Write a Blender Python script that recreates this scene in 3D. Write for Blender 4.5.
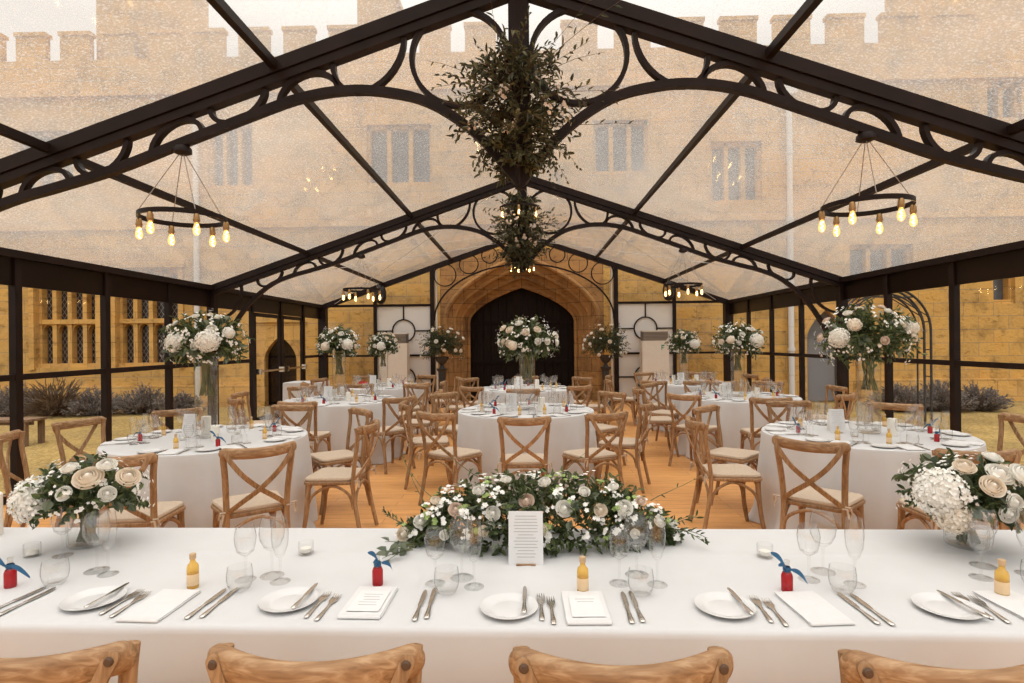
import bpy, math, random
from math import sin, cos, pi, radians as R
from mathutils import Vector, Matrix, Euler

for o in list(bpy.data.objects):
    bpy.data.objects.remove(o)
SC = bpy.context.scene
COL = SC.collection

# ------------------------------------------------------------------ camera
EYE = 1.513
cam_d = bpy.data.cameras.new('camera'); cam_d.sensor_width = 36; cam_d.lens = 36 * 577 / 1024
cam_d.clip_start = .05; cam_d.clip_end = 400
cam = bpy.data.objects.new('camera', cam_d); COL.objects.link(cam)
psi, roll = .0227, .0104
Fv = Vector((-sin(psi), cos(psi), 0)); Rv = Vector((cos(psi), sin(psi), 0)); Uv = Vector((0, 0, 1))
Rc = Rv * cos(roll) - Uv * sin(roll); Uc = Uv * cos(roll) + Rv * sin(roll)
cam.matrix_world = Matrix(((Rc.x, Uc.x, -Fv.x, 0), (Rc.y, Uc.y, -Fv.y, 0), (Rc.z, Uc.z, -Fv.z, EYE), (0, 0, 0, 1)))
SC.camera = cam

# ------------------------------------------------------------------ overcast sky, exposure
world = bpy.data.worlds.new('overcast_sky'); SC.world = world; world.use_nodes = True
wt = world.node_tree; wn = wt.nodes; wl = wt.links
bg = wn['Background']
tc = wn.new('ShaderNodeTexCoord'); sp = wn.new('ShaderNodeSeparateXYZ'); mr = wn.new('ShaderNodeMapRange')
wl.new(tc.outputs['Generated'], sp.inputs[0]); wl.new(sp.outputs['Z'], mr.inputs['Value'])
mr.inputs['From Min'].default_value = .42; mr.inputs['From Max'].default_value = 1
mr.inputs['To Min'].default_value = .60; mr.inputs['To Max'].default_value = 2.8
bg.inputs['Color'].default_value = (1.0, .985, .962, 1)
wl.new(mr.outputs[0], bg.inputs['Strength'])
SC.view_settings.view_transform = 'Standard'; SC.view_settings.look = 'None'
SC.view_settings.gamma = 1; SC.view_settings.use_curve_mapping = False
SC.view_settings.exposure = .66
SC.cycles.max_bounces = 10; SC.cycles.transparent_max_bounces = 32
SC.cycles.diffuse_bounces = 5; SC.cycles.glossy_bounces = 3; SC.cycles.caustics_reflective = False; SC.cycles.caustics_refractive = False
SC.cycles.sample_clamp_indirect = 6

# ------------------------------------------------------------------ materials
MAT = {}
def newmat(name):
    m = bpy.data.materials.new(name); m.use_nodes = True; MAT[name] = m
    nt = m.node_tree
    return m, nt, nt.nodes, nt.links, nt.nodes['Principled BSDF']

def tex(nt, kind, scale=(1, 1, 1), coord='Object', rot=(0, 0, 0), **kw):
    n = nt.nodes; t = n.new('ShaderNodeTexCoord'); mp = n.new('ShaderNodeMapping')
    mp.inputs['Scale'].default_value = scale; mp.inputs['Rotation'].default_value = rot
    nt.links.new(t.outputs[coord], mp.inputs[0])
    x = n.new(kind)
    for k, v in kw.items():
        if k in x.inputs: x.inputs[k].default_value = v
        else: setattr(x, k, v)
    nt.links.new(mp.outputs[0], x.inputs['Vector'])
    return x

def ramp(nt, src, stops):
    r = nt.nodes.new('ShaderNodeValToRGB')
    cr = r.color_ramp
    while len(cr.elements) < len(stops): cr.elements.new(.5)
    for e, (p, c) in zip(cr.elements, stops):
        e.position = p; e.color = (*c, 1)
    nt.links.new(src, r.inputs[0]); return r

def bump(nt, src, strength, dist=.01):
    b = nt.nodes.new('ShaderNodeBump'); b.inputs['Strength'].default_value = strength; b.inputs['Distance'].default_value = dist
    nt.links.new(src, b.inputs['Height']); nt.links.new(b.outputs[0], nt.nodes['Principled BSDF'].inputs['Normal'])

def plain(name, c, rough=.5, metal=0, c2=None, scale=20, spec=.4, bmp=0):
    m, nt, n, l, p = newmat(name)
    p.inputs['Roughness'].default_value = rough; p.inputs['Metallic'].default_value = metal
    t = tex(nt, 'ShaderNodeTexNoise', Scale=scale, Detail=4)
    c2 = c2 or tuple(x * .965 for x in c)
    r = ramp(nt, t.outputs['Fac'], [(.35, c2), (.65, c)]); l.new(r.outputs[0], p.inputs['Base Color'])
    if bmp: bump(nt, t.outputs['Fac'], bmp)
    p.inputs['Specular IOR Level'].default_value = spec
    return m

def emit(name, c, s, base=(.8, .6, .3)):
    m, nt, n, l, p = newmat(name)
    p.inputs['Base Color'].default_value = (*base, 1)
    p.inputs['Emission Color'].default_value = (*c, 1); p.inputs['Emission Strength'].default_value = s
    return m

def wood(name, dark, mid, light, scale=(14, 14, 1.5), rough=.55, coord='Object', spec=.4):
    m, nt, n, l, p = newmat(name)
    p.inputs['Roughness'].default_value = rough; p.inputs['Specular IOR Level'].default_value = spec
    t = tex(nt, 'ShaderNodeTexNoise', scale=scale, coord=coord, Scale=3.2, Detail=6, Distortion=1.2)
    r = ramp(nt, t.outputs['Fac'], [(.28, dark), (.5, mid), (.72, light)])
    oi = n.new('ShaderNodeObjectInfo'); hs = n.new('ShaderNodeHueSaturation'); mrr = n.new('ShaderNodeMapRange')
    mrr.inputs['To Min'].default_value = .86; mrr.inputs['To Max'].default_value = 1.12
    l.new(oi.outputs['Random'], mrr.inputs['Value']); l.new(mrr.outputs[0], hs.inputs['Value'])
    l.new(r.outputs[0], hs.inputs['Color']); l.new(hs.outputs[0], p.inputs['Base Color'])
    bump(nt, t.outputs['Fac'], .15, .004)
    return m

def leafmat(name, a, b, c, rough=.55, trans=.25):
    m, nt, n, l, p = newmat(name)
    g = n.new('ShaderNodeNewGeometry')
    r = ramp(nt, g.outputs['Random Per Island'], [(0, a), (.5, b), (1, c)])
    l.new(r.outputs[0], p.inputs['Base Color']); p.inputs['Roughness'].default_value = rough
    tr = n.new('ShaderNodeBsdfTranslucent'); l.new(r.outputs[0], tr.inputs['Color'])
    mx = n.new('ShaderNodeMixShader'); mx.inputs[0].default_value = trans
    l.new(p.outputs[0], mx.inputs[1]); l.new(tr.outputs[0], mx.inputs[2])
    l.new(mx.outputs[0], n['Material Output'].inputs[0])
    return m

def schlick(nt):
    n = nt.nodes; lw = n.new('ShaderNodeLayerWeight'); lw.inputs['Blend'].default_value = .5
    pw = n.new('ShaderNodeMath'); pw.operation = 'POWER'; pw.inputs[1].default_value = 5; nt.links.new(lw.outputs['Facing'], pw.inputs[0])
    ma = n.new('ShaderNodeMath'); ma.operation = 'MULTIPLY_ADD'; ma.inputs[1].default_value = .96; ma.inputs[2].default_value = .04
    nt.links.new(pw.outputs[0], ma.inputs[0]); return ma

def clear(name, tint, edge, gloss, rough, body=None, body_fac=0, base_gloss=.02):
    """clear sheet or glass: transparent, darker towards grazing edges, with a Fresnel reflection"""
    m, nt, n, l, p = newmat(name)
    n.remove(p)
    lw = n.new('ShaderNodeLayerWeight'); lw.inputs['Blend'].default_value = .35
    rc = ramp(nt, lw.outputs['Facing'], [(.55, tint), (1, edge)])
    t = n.new('ShaderNodeBsdfTransparent'); l.new(rc.outputs[0], t.inputs[0])
    last = t
    if body:
        d = n.new('ShaderNodeBsdfDiffuse'); d.inputs[0].default_value = (*body, 1)
        mb = n.new('ShaderNodeMixShader'); mb.inputs[0].default_value = body_fac
        l.new(last.outputs[0], mb.inputs[1]); l.new(d.outputs[0], mb.inputs[2]); last = mb
    g = n.new('ShaderNodeBsdfGlossy'); g.inputs['Roughness'].default_value = rough
    fr = schlick(nt)
    ml = n.new('ShaderNodeMath'); ml.operation = 'MULTIPLY_ADD'; ml.inputs[1].default_value = gloss; ml.inputs[2].default_value = base_gloss
    l.new(fr.outputs[0], ml.inputs[0])
    mx = n.new('ShaderNodeMixShader'); l.new(ml.outputs[0], mx.inputs[0]); l.new(last.outputs[0], mx.inputs[1]); l.new(g.outputs[0], mx.inputs[2])
    l.new(mx.outputs[0], n['Material Output'].inputs[0])
    return m

plain('steel', (.020, .011, .009), .45, c2=(.013, .0075, .0062), scale=6, spec=.16)
plain('linen', (.615, .613, .613), .85, c2=(.60, .597, .595), scale=9)
plain('napkin', (.70, .695, .69), .8, scale=40)
plain('pad', (.54, .43, .325), .9, c2=(.49, .385, .285), scale=60, bmp=.2)
plain('paper', (.74, .735, .73), .7, scale=30)
plain('ink', (.42, .40, .39), .7)
plain('china', (.67, .665, .66), .18, scale=10)
plain('silver', (.62, .58, .53), .22, 1, scale=30)
plain('wax', (.86, .82, .74), .5, scale=10)
plain('brass', (.42, .25, .11), .4, 1)
plain('cable', (.30, .24, .20), .5)
plain('ribbon', (.03, .13, .26), .6, c2=(.02, .09, .19))
plain('cork', (.55, .38, .22), .8, scale=80)
plain('label', (.82, .60, .36), .7, scale=40)
plain('redbag', (.55, .04, .04), .5)
plain('heater', (.66, .60, .52), .5)
plain('grille', (.12, .095, .08), .6)
plain('louvre', (.30, .25, .20), .6)
plain('black', (.012, .011, .011), .5)
plain('valance', (.014, .0075, .006), .3, c2=(.009, .005, .004), scale=1.5, spec=.2)
plain('pipe', (.62, .60, .57), .5)
plain('greenlogo', (.05, .25, .15), .5)
plain('iron', (.03, .027, .026), .55)
plain('stem', (.13, .14, .05), .6, c2=(.075, .075, .028), scale=12)
plain('twig', (.10, .055, .03), .7)
plain('merlon_cap', (.44, .40, .35), .9, scale=3)
plain('slate', (.20, .20, .21), .8)
wood('chairwood', (.21, .108, .046), (.325, .182, .084), (.445, .285, .157), scale=(16, 16, 2.5))
wood('railwood', (.19, .095, .040), (.325, .18, .083), (.49, .325, .185), scale=(2.5, 16, 16))
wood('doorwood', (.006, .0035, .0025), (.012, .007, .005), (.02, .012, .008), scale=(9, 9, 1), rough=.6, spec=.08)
wood('benchwood', (.10, .055, .03), (.17, .10, .055), (.24, .15, .08), rough=.7)
leafmat('leaf', (.030, .048, .014), (.075, .105, .036), (.19, .225, .09))
leafmat('leafdark', (.014, .02, .008), (.045, .058, .024), (.12, .135, .06))
leafmat('olive', (.018, .020, .008), (.06, .062, .026), (.17, .16, .075), trans=.25)
leafmat('euc', (.10, .13, .085), (.17, .20, .13), (.25, .28, .19))
leafmat('lavender', (.12, .10, .088), (.20, .17, .148), (.30, .26, .225))
leafmat('drybush', (.10, .06, .035), (.16, .10, .055), (.23, .16, .09))
leafmat('petal_white', (.85, .83, .76), (.90, .88, .82), (.94, .92, .88), rough=.6, trans=.12)
leafmat('petal_cream', (.86, .76, .61), (.90, .81, .69), (.92, .86, .77), rough=.6, trans=.12)
leafmat('petal_blush', (.72, .56, .45), (.80, .66, .55), (.86, .75, .65), rough=.6, trans=.12)
leafmat('petal_green', (.25, .36, .08), (.34, .46, .14), (.45, .55, .22), rough=.6)
clear('glass', (.992, .992, .99), (.50, .48, .46), 1.0, .02)
clear('wallglass', (.95, .94, .93), (.80, .78, .76), .75, .03, base_gloss=.0)
clear('vaseglass', (.985, .985, .98), (.74, .73, .71), 1.0, .03)
clear('redglass', (.75, .06, .06), (.35, .02, .02), .6, .05, (.50, .03, .04), .45)
clear('amber', (1, .80, .34), (.85, .55, .15), .7, .05, (.92, .62, .16), .45)
clear('bottleglass', (.93, .92, .90), (.5, .45, .4), .8, .03)
emit('bulb', (1.0, .62, .22), 3.2)
emit('filament', (1.0, .75, .35), 40)

def m_frost():
    m, nt, n, l, p = newmat('frost')
    p.inputs['Base Color'].default_value = (.92, .92, .93, 1); p.inputs['Roughness'].default_value = .5
    tr = n.new('ShaderNodeBsdfTranslucent'); tr.inputs[0].default_value = (.95, .97, .98, 1)
    mx = n.new('ShaderNodeMixShader'); mx.inputs[0].default_value = .5
    l.new(p.outputs[0], mx.inputs[1]); l.new(tr.outputs[0], mx.inputs[2]); l.new(mx.outputs[0], n['Material Output'].inputs[0])
m_frost()

def m_roof():
    """clear PVC sheet, wet with rain: fine drops and a milky film over a transparent skin"""
    m, nt, n, l, p = newmat('roofsheet'); n.remove(p)
    t = n.new('ShaderNodeBsdfTransparent'); t.inputs[0].default_value = (.94, .92, .89, 1)
    tr = n.new('ShaderNodeBsdfTranslucent'); tr.inputs[0].default_value = (.60, .57, .53, 1)
    df = n.new('ShaderNodeBsdfDiffuse'); df.inputs[0].default_value = (.44, .41, .37, 1)
    film = n.new('ShaderNodeMixShader'); film.inputs[0].default_value = .40
    l.new(tr.outputs[0], film.inputs[1]); l.new(df.outputs[0], film.inputs[2])
    drops = tex(nt, 'ShaderNodeTexNoise', Scale=62, Detail=3, Roughness=.7)
    dr = ramp(nt, drops.outputs['Fac'], [(.50, (0, 0, 0)), (.66, (1, 1, 1))])
    patch = tex(nt, 'ShaderNodeTexNoise', scale=(1, .35, 1), Scale=.9, Detail=4)
    pr = ramp(nt, patch.outputs['Fac'], [(.3, (.31, .31, .31)), (.7, (.50, .50, .50))])
    ma = n.new('ShaderNodeMath'); ma.operation = 'MULTIPLY_ADD'; ma.inputs[1].default_value = .40; 
    l.new(dr.outputs[0], ma.inputs[0]); l.new(pr.outputs[0], ma.inputs[2])
    a = n.new('ShaderNodeMixShader'); l.new(ma.outputs[0], a.inputs[0]); l.new(t.outputs[0], a.inputs[1]); l.new(film.outputs[0], a.inputs[2])
    g = n.new('ShaderNodeBsdfGlossy'); g.inputs['Roughness'].default_value = .06; g.inputs[0].default_value = (.9, .85, .8, 1)
    bp = n.new('ShaderNodeBump'); bp.inputs['Strength'].default_value = .12; bp.inputs['Distance'].default_value = .02
    wv = tex(nt, 'ShaderNodeTexNoise', Scale=2.2, Detail=2); l.new(wv.outputs['Fac'], bp.inputs['Height'])
    l.new(bp.outputs[0], g.inputs['Normal'])
    fr = schlick(nt)
    ml = n.new('ShaderNodeMath'); ml.operation = 'MULTIPLY'; ml.inputs[1].default_value = .8; l.new(fr.outputs[0], ml.inputs[0])
    mx = n.new('ShaderNodeMixShader'); l.new(ml.outputs[0], mx.inputs[0]); l.new(a.outputs[0], mx.inputs[1]); l.new(g.outputs[0], mx.inputs[2])
    l.new(mx.outputs[0], n['Material Output'].inputs[0])
m_roof()

def m_stone(name, cols, bw=.75, bh=.34, mortar=(.30, .21, .12)):
    m, nt, n, l, p = newmat(name)
    p.inputs['Roughness'].default_value = .9
    b = tex(nt, 'ShaderNodeTexBrick', rot=(R(90), 0, 0), Scale=1.0)
    b.inputs['Color1'].default_value = (*cols[0], 1); b.inputs['Color2'].default_value = (*cols[1], 1); b.inputs['Mortar'].default_value = (*mortar, 1)
    b.inputs['Mortar Size'].default_value = .008; b.inputs['Brick Width'].default_value = bw; b.inputs['Row Height'].default_value = bh; b.inputs['Bias'].default_value = -.1
    nz = tex(nt, 'ShaderNodeTexNoise', Scale=1.6, Detail=8, Roughness=.65)
    r = ramp(nt, nz.outputs['Fac'], [(.3, cols[2]), (.5, (1, 1, 1)), (.75, cols[3])])
    mx = n.new('ShaderNodeMix'); mx.data_type = 'RGBA'; mx.blend_type = 'MULTIPLY'; mx.inputs[0].default_value = 1
    l.new(b.outputs['Color'], mx.inputs[6]); l.new(r.outputs[0], mx.inputs[7]); l.new(mx.outputs[2], p.inputs['Base Color'])
    n3 = tex(nt, 'ShaderNodeTexNoise', scale=(1, 1, 2.2), Scale=3.4, Detail=9, Roughness=.72, Distortion=.6)
    r3 = ramp(nt, n3.outputs['Fac'], [(.34, (.42, .36, .30)), (.46, (1, 1, 1)), (.60, (1, 1, 1)), (.72, (1.25, 1.22, 1.12))])
    m3 = n.new('ShaderNodeMix'); m3.data_type = 'RGBA'; m3.blend_type = 'MULTIPLY'; m3.inputs[0].default_value = .8
    l.new(mx.outputs[2], m3.inputs[6]); l.new(r3.outputs[0], m3.inputs[7]); l.new(m3.outputs[2], p.inputs['Base Color'])
    n2 = tex(nt, 'ShaderNodeTexNoise', Scale=14, Detail=6); bump(nt, n2.outputs['Fac'], .5, .03)
m_stone('stone', ((.57, .325, .082), (.47, .275, .08), (.50, .47, .44), (1.0, .88, .66)))
m_stone('stone_trim', ((.60, .34, .09), (.53, .30, .09), (.7, .68, .64), (1, .9, .75)), .5, .4, (.34, .20, .06))
m_stone('stone_portal', ((.40, .20, .062), (.29, .145, .05), (.50, .46, .42), (1, .9, .75)), .6, .36, (.15, .075, .03))

def m_floor():
    m, nt, n, l, p = newmat('oakfloor')
    p.inputs['Roughness'].default_value = .42
    b = tex(nt, 'ShaderNodeTexBrick', Scale=1.0)
    b.inputs['Color1'].default_value = (.82, .415, .14, 1); b.inputs['Color2'].default_value = (.74, .36, .118, 1); b.inputs['Mortar'].default_value = (.36, .16, .05, 1)
    b.inputs['Mortar Size'].default_value = .0025; b.inputs['Brick Width'].default_value = 1.22; b.inputs['Row Height'].default_value = .13
    nz = tex(nt, 'ShaderNodeTexNoise', scale=(1.3, 14, 1), Scale=2.5, Detail=6, Distortion=.8)
    r = ramp(nt, nz.outputs['Fac'], [(.3, (.74, .70, .66)), (.7, (1, 1, 1))])
    mx = n.new('ShaderNodeMix'); mx.data_type = 'RGBA'; mx.blend_type = 'MULTIPLY'; mx.inputs[0].default_value = 1
    l.new(b.outputs['Color'], mx.inputs[6]); l.new(r.outputs[0], mx.inputs[7]); l.new(mx.outputs[2], p.inputs['Base Color'])
m_floor()

def m_gravel():
    m, nt, n, l, p = newmat('gravel')
    p.inputs['Roughness'].default_value = .95
    v = tex(nt, 'ShaderNodeTexVoronoi', Scale=28); nz = tex(nt, 'ShaderNodeTexNoise', Scale=1.2, Detail=8)
    r = ramp(nt, v.outputs['Color'], [(0, (.20, .125, .030)), (.5, (.34, .22, .06)), (1, (.48, .34, .12))])
    r2 = ramp(nt, nz.outputs['Fac'], [(.3, (.6, .6, .55)), (.7, (1, 1, 1))])
    mx = n.new('ShaderNodeMix'); mx.data_type = 'RGBA'; mx.blend_type = 'MULTIPLY'; mx.inputs[0].default_value = 1
    l.new(r.outputs[0], mx.inputs[6]); l.new(r2.outputs[0], mx.inputs[7]); l.new(mx.outputs[2], p.inputs['Base Color'])
    bump(nt, v.outputs['Distance'], .8, .02)
m_gravel()

def m_lead():
    m, nt, n, l, p = newmat('leadedpane')
    p.inputs['Roughness'].default_value = .15
    b = tex(nt, 'ShaderNodeTexChecker', scale=(1, 1, 1), rot=(0, R(45), 0), Scale=1)
    t = n.new('ShaderNodeTexCoord'); s = n.new('ShaderNodeSeparateXYZ'); l.new(t.outputs['Object'], s.inputs[0])
    outs = []
    for sg in (1, -1):
        a = n.new('ShaderNodeMath'); a.operation = 'MULTIPLY_ADD'; a.inputs[1].default_value = sg * 1.5; l.new(s.outputs['X'], a.inputs[0]); l.new(s.outputs['Z'], a.inputs[2])
        f = n.new('ShaderNodeMath'); f.operation = 'PINGPONG'; f.inputs[1].default_value = .09; l.new(a.outputs[0], f.inputs[0])
        c = n.new('ShaderNodeMath'); c.operation = 'LESS_THAN'; c.inputs[1].default_value = .012; l.new(f.outputs[0], c.inputs[0]); outs.append(c)
    mxm = n.new('ShaderNodeMath'); mxm.operation = 'MAXIMUM'; l.new(outs[0].outputs[0], mxm.inputs[0]); l.new(outs[1].outputs[0], mxm.inputs[1])
    r = ramp(nt, mxm.outputs[0], [(0, (.022, .018, .018)), (1, (.20, .17, .15))]); l.new(r.outputs[0], p.inputs['Base Color'])
    n.remove(b)
m_lead()
plain('plainpane', (.10, .11, .125), .15, c2=(.07, .075, .085), scale=2)

# ------------------------------------------------------------------ mesh helpers
class MB:
    def __init__(s): s.v = []; s.f = []
    def add(s, vs, fs):
        b = len(s.v); s.v += [tuple(x) for x in vs]; s.f += [tuple(i + b for i in f) for f in fs]
    def box(s, c, d, M=None):
        x, y, z = d[0] / 2, d[1] / 2, d[2] / 2
        vs = [Vector((i * x, j * y, k * z)) for k in (-1, 1) for j in (-1, 1) for i in (-1, 1)]
        if M: vs = [M @ v for v in vs]
        c = Vector(c); s.add([v + c for v in vs], [(0, 2, 3, 1), (4, 5, 7, 6), (0, 1, 5, 4), (2, 6, 7, 3), (0, 4, 6, 2), (1, 3, 7, 5)])
        return s
    def bx(s, x0, x1, y0, y1, z0, z1):
        return s.box(((x0 + x1) / 2, (y0 + y1) / 2, (z0 + z1) / 2), (abs(x1 - x0), abs(y1 - y0), abs(z1 - z0)))
    def bar(s, a, b, w, h, up=(0, 0, 1)):
        """box bar from a to b; w across, h along up"""
        a = Vector(a); b = Vector(b); d = b - a; L = d.length; d.normalize(); up = Vector(up)
        x = d.cross(up); x.normalize(); u = x.cross(d)
        M = Matrix((x, d, u)).transposed()
        return s.box((a + b) / 2, (w, L, h), M)
    def sweep(s, pts, prof, closed=False, up=None, scale=None, cap=True):
        """sweep a profile [(x,y)] along points"""
        pts = [Vector(p) for p in pts]; n = len(pts); m = len(prof); rings = []
        prev = None
        for i, p in enumerate(pts):
            if closed: t = pts[(i + 1) % n] - pts[i - 1]
            else: t = pts[min(i + 1, n - 1)] - pts[max(i - 1, 0)]
            if t.length < 1e-9: t = Vector((0, 0, 1))
            t.normalize()
            if up is not None: x = t.cross(Vector(up))
            elif prev is None: x = t.cross(Vector((0, 0, 1)) if abs(t.z) < .95 else Vector((1, 0, 0)))
            else: x = prev - t * prev.dot(t)
            if x.length < 1e-6: x = t.orthogonal()
            x.normalize(); prev = x; y = x.cross(t)
            k = scale[i] if scale else 1
            rings.append([p + x * a * k + y * b * k for a, b in prof])
        b = len(s.v); s.v += [tuple(v) for r in rings for v in r]
        for i in range(n if closed else n - 1):
            j = (i + 1) % n
            for q in range(m):
                w = (q + 1) % m
                s.f.append((b + i * m + q, b + i * m + w, b + j * m + w, b + j * m + q))
        if not closed and cap:
            s.f.append(tuple(b + q for q in range(m))[::-1]); s.f.append(tuple(b + (n - 1) * m + q for q in range(m)))
        return s
    def tube(s, pts, r, seg=8, closed=False, scale=None, rx=None):
        prof = [(r * cos(2 * pi * k / seg), (rx or r) * sin(2 * pi * k / seg)) for k in range(seg)]
        return s.sweep(pts, prof, closed, scale=scale)
    def lathe(s, prof, seg=20, c=(0, 0, 0)):
        """revolve [(r,z)] about z"""
        b = len(s.v); n = len(prof)
        for r, z in prof:
            for k in range(seg):
                a = 2 * pi * k / seg; s.v.append((c[0] + r * cos(a), c[1] + r * sin(a), c[2] + z))
        for i in range(n - 1):
            for k in range(seg):
                q = (k + 1) % seg
                s.f.append((b + i * seg + k, b + i * seg + q, b + (i + 1) * seg + q, b + (i + 1) * seg + k))
        return s
    def prism(s, poly, y0, y1):
        """polygon in (x,z) extruded along y"""
        n = len(poly); b = len(s.v)
        s.v += [(x, y0, z) for x, z in poly] + [(x, y1, z) for x, z in poly]
        s.f.append(tuple(b + i for i in range(n))); s.f.append(tuple(b + n + i for i in range(n))[::-1])
        for i in range(n):
            j = (i + 1) % n; s.f.append((b + i, b + n + i, b + n + j, b + j))
        return s
    def grid(s, f, nu, nv, wrap=False):
        b = len(s.v); N = nu if wrap else nu + 1
        for i in range(N):
            for j in range(nv + 1): s.v.append(tuple(f(i / nu, j / nv)))
        for i in range(nu):
            q = (i + 1) % N
            for j in range(nv): s.f.append((b + i * (nv + 1) + j, b + q * (nv + 1) + j, b + q * (nv + 1) + j + 1, b + i * (nv + 1) + j + 1))
        return s
    def mesh(s, name, mat, smooth=True):
        me = bpy.data.meshes.new(name); me.from_pydata(s.v, [], s.f); me.materials.append(MAT[mat])
        if smooth:
            me.shade_smooth()
            try: me.set_sharp_from_angle(angle=R(38))
            except Exception: pass
        me.update(); return me
    def obj(s, name, mat, parent=None, smooth=True, loc=None, rz=None):
        return link(name, s.mesh(name, mat, smooth), parent, loc, rz)

def link(name, me, parent=None, loc=None, rz=None):
    o = bpy.data.objects.new(name, me); COL.objects.link(o)
    if parent: o.parent = parent
    if loc: o.location = loc
    if rz is not None: o.rotation_euler = (0, 0, rz)
    return o
def tag(o, label=None, cat=None, group=None, kind=None):
    for k, v in (('label', label), ('category', cat), ('group', group), ('kind', kind)):
        if v: o[k] = v
    return o
def thing(name, label, cat, loc=(0, 0, 0), rz=0, group=None, kind=None):
    o = link(name, None, None, loc, rz); tag(o, label, cat, group, kind); return o
def kids(o): return KIDS.get(o.name, [])
KIDS = {}
def register(root):
    def walk(o):
        KIDS[o.name] = list(o.children)
        for c in o.children: walk(c)
    bpy.context.view_layer.update(); walk(root)
def dup(o, parent=None):
    c = o.copy(); COL.objects.link(c)
    if parent: c.parent = parent
    for ch in KIDS.get(o.name, []): dup(ch, c)
    return c

# ------------------------------------------------------------------ tent numbers
XC = -.023; W = 5.0; EAVE = 2.457; RIDGE = 4.175; PITCH = (RIDGE - EAVE) / W
Y1, Y2, Y3 = 4.165, 9.15, 14.15; YB = [-.82, Y1, Y2, Y3]
def rz_(u): return RIDGE - PITCH * abs(u)
GZ = -.12
# ------------------------------------------------------------------ floor and ground
MB().bx(-5.15, 5.1, -5.9, 14.3, -.11, 0).obj('floor', 'oakfloor', smooth=False)['kind'] = 'structure'
tag(MB().bx(-40, 40, -30, 40, -.5, GZ).obj('ground', 'gravel', smooth=False), 'golden gravel courtyard outside the clear marquee walls', 'ground', kind='structure')

# ------------------------------------------------------------------ clear roof
def roof():
    for nm, side in (('ceiling', -1), ('ceiling', 1)):
        r = thing(nm, ('left' if side < 0 else 'right') + ' slope of rain-spotted clear marquee roof', 'roof', kind='structure')
        for a, b in zip(YB[:-1], YB[1:]):
            m = MB(); u0, u1 = .03, 5.06; nrm = .012
            vs = [(XC + side * u0, a, rz_(u0) + .01), (XC + side * u1, a, rz_(u1) + .01), (XC + side * u1, b, rz_(u1) + .01), (XC + side * u0, b, rz_(u0) + .01)]
            m.add(vs, [(0, 1, 2, 3)])
            m.obj('roof_sheet', 'roofsheet', r, False)
roof()

# ------------------------------------------------------------------ arched steel trusses
CHORD = [(.0, 2.64), (.10, 2.77), (.33, 3.03), (.66, 3.25), (1.0, 3.335), (1.29, 3.345), (1.6, 3.295), (1.93, 3.185), (2.45, 2.995), (2.95, 2.81), (3.4, 2.68), (3.7, 2.60), (4.0, 2.48), (4.28, 2.27), (4.52, 2.0), (4.71, 1.69), (4.9, 1.33)]
def cr_pts(P, n=5):
    out = []
    Q = [P[0]] + P + [P[-1]]
    for i in range(1, len(Q) - 2):
        p0, p1, p2, p3 = [Vector((*q, 0)) for q in Q[i - 1:i + 3]]
        for k in range(n):
            t = k / n
            out.append(.5 * ((2 * p1) + (p2 - p0) * t + (2 * p0 - 5 * p1 + 4 * p2 - p3) * t * t + (3 * p1 - p0 - 3 * p2 + p3) * t ** 3))
    out.append(Vector((*P[-1], 0)))
    return [(v.x, v.y) for v in out]
CH = cr_pts(CHORD)
def chz(u):
    for (a, za), (b, zb) in zip(CH[:-1], CH[1:]):
        if a <= u <= b: return za + (zb - za) * (u - a) / max(1e-6, b - a)
    return CH[-1][1]
RB = .175      # rafter depth
def rect(w, h): return [(-w / 2, -h / 2), (w / 2, -h / 2), (w / 2, h / 2), (-w / 2, h / 2)]
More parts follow.
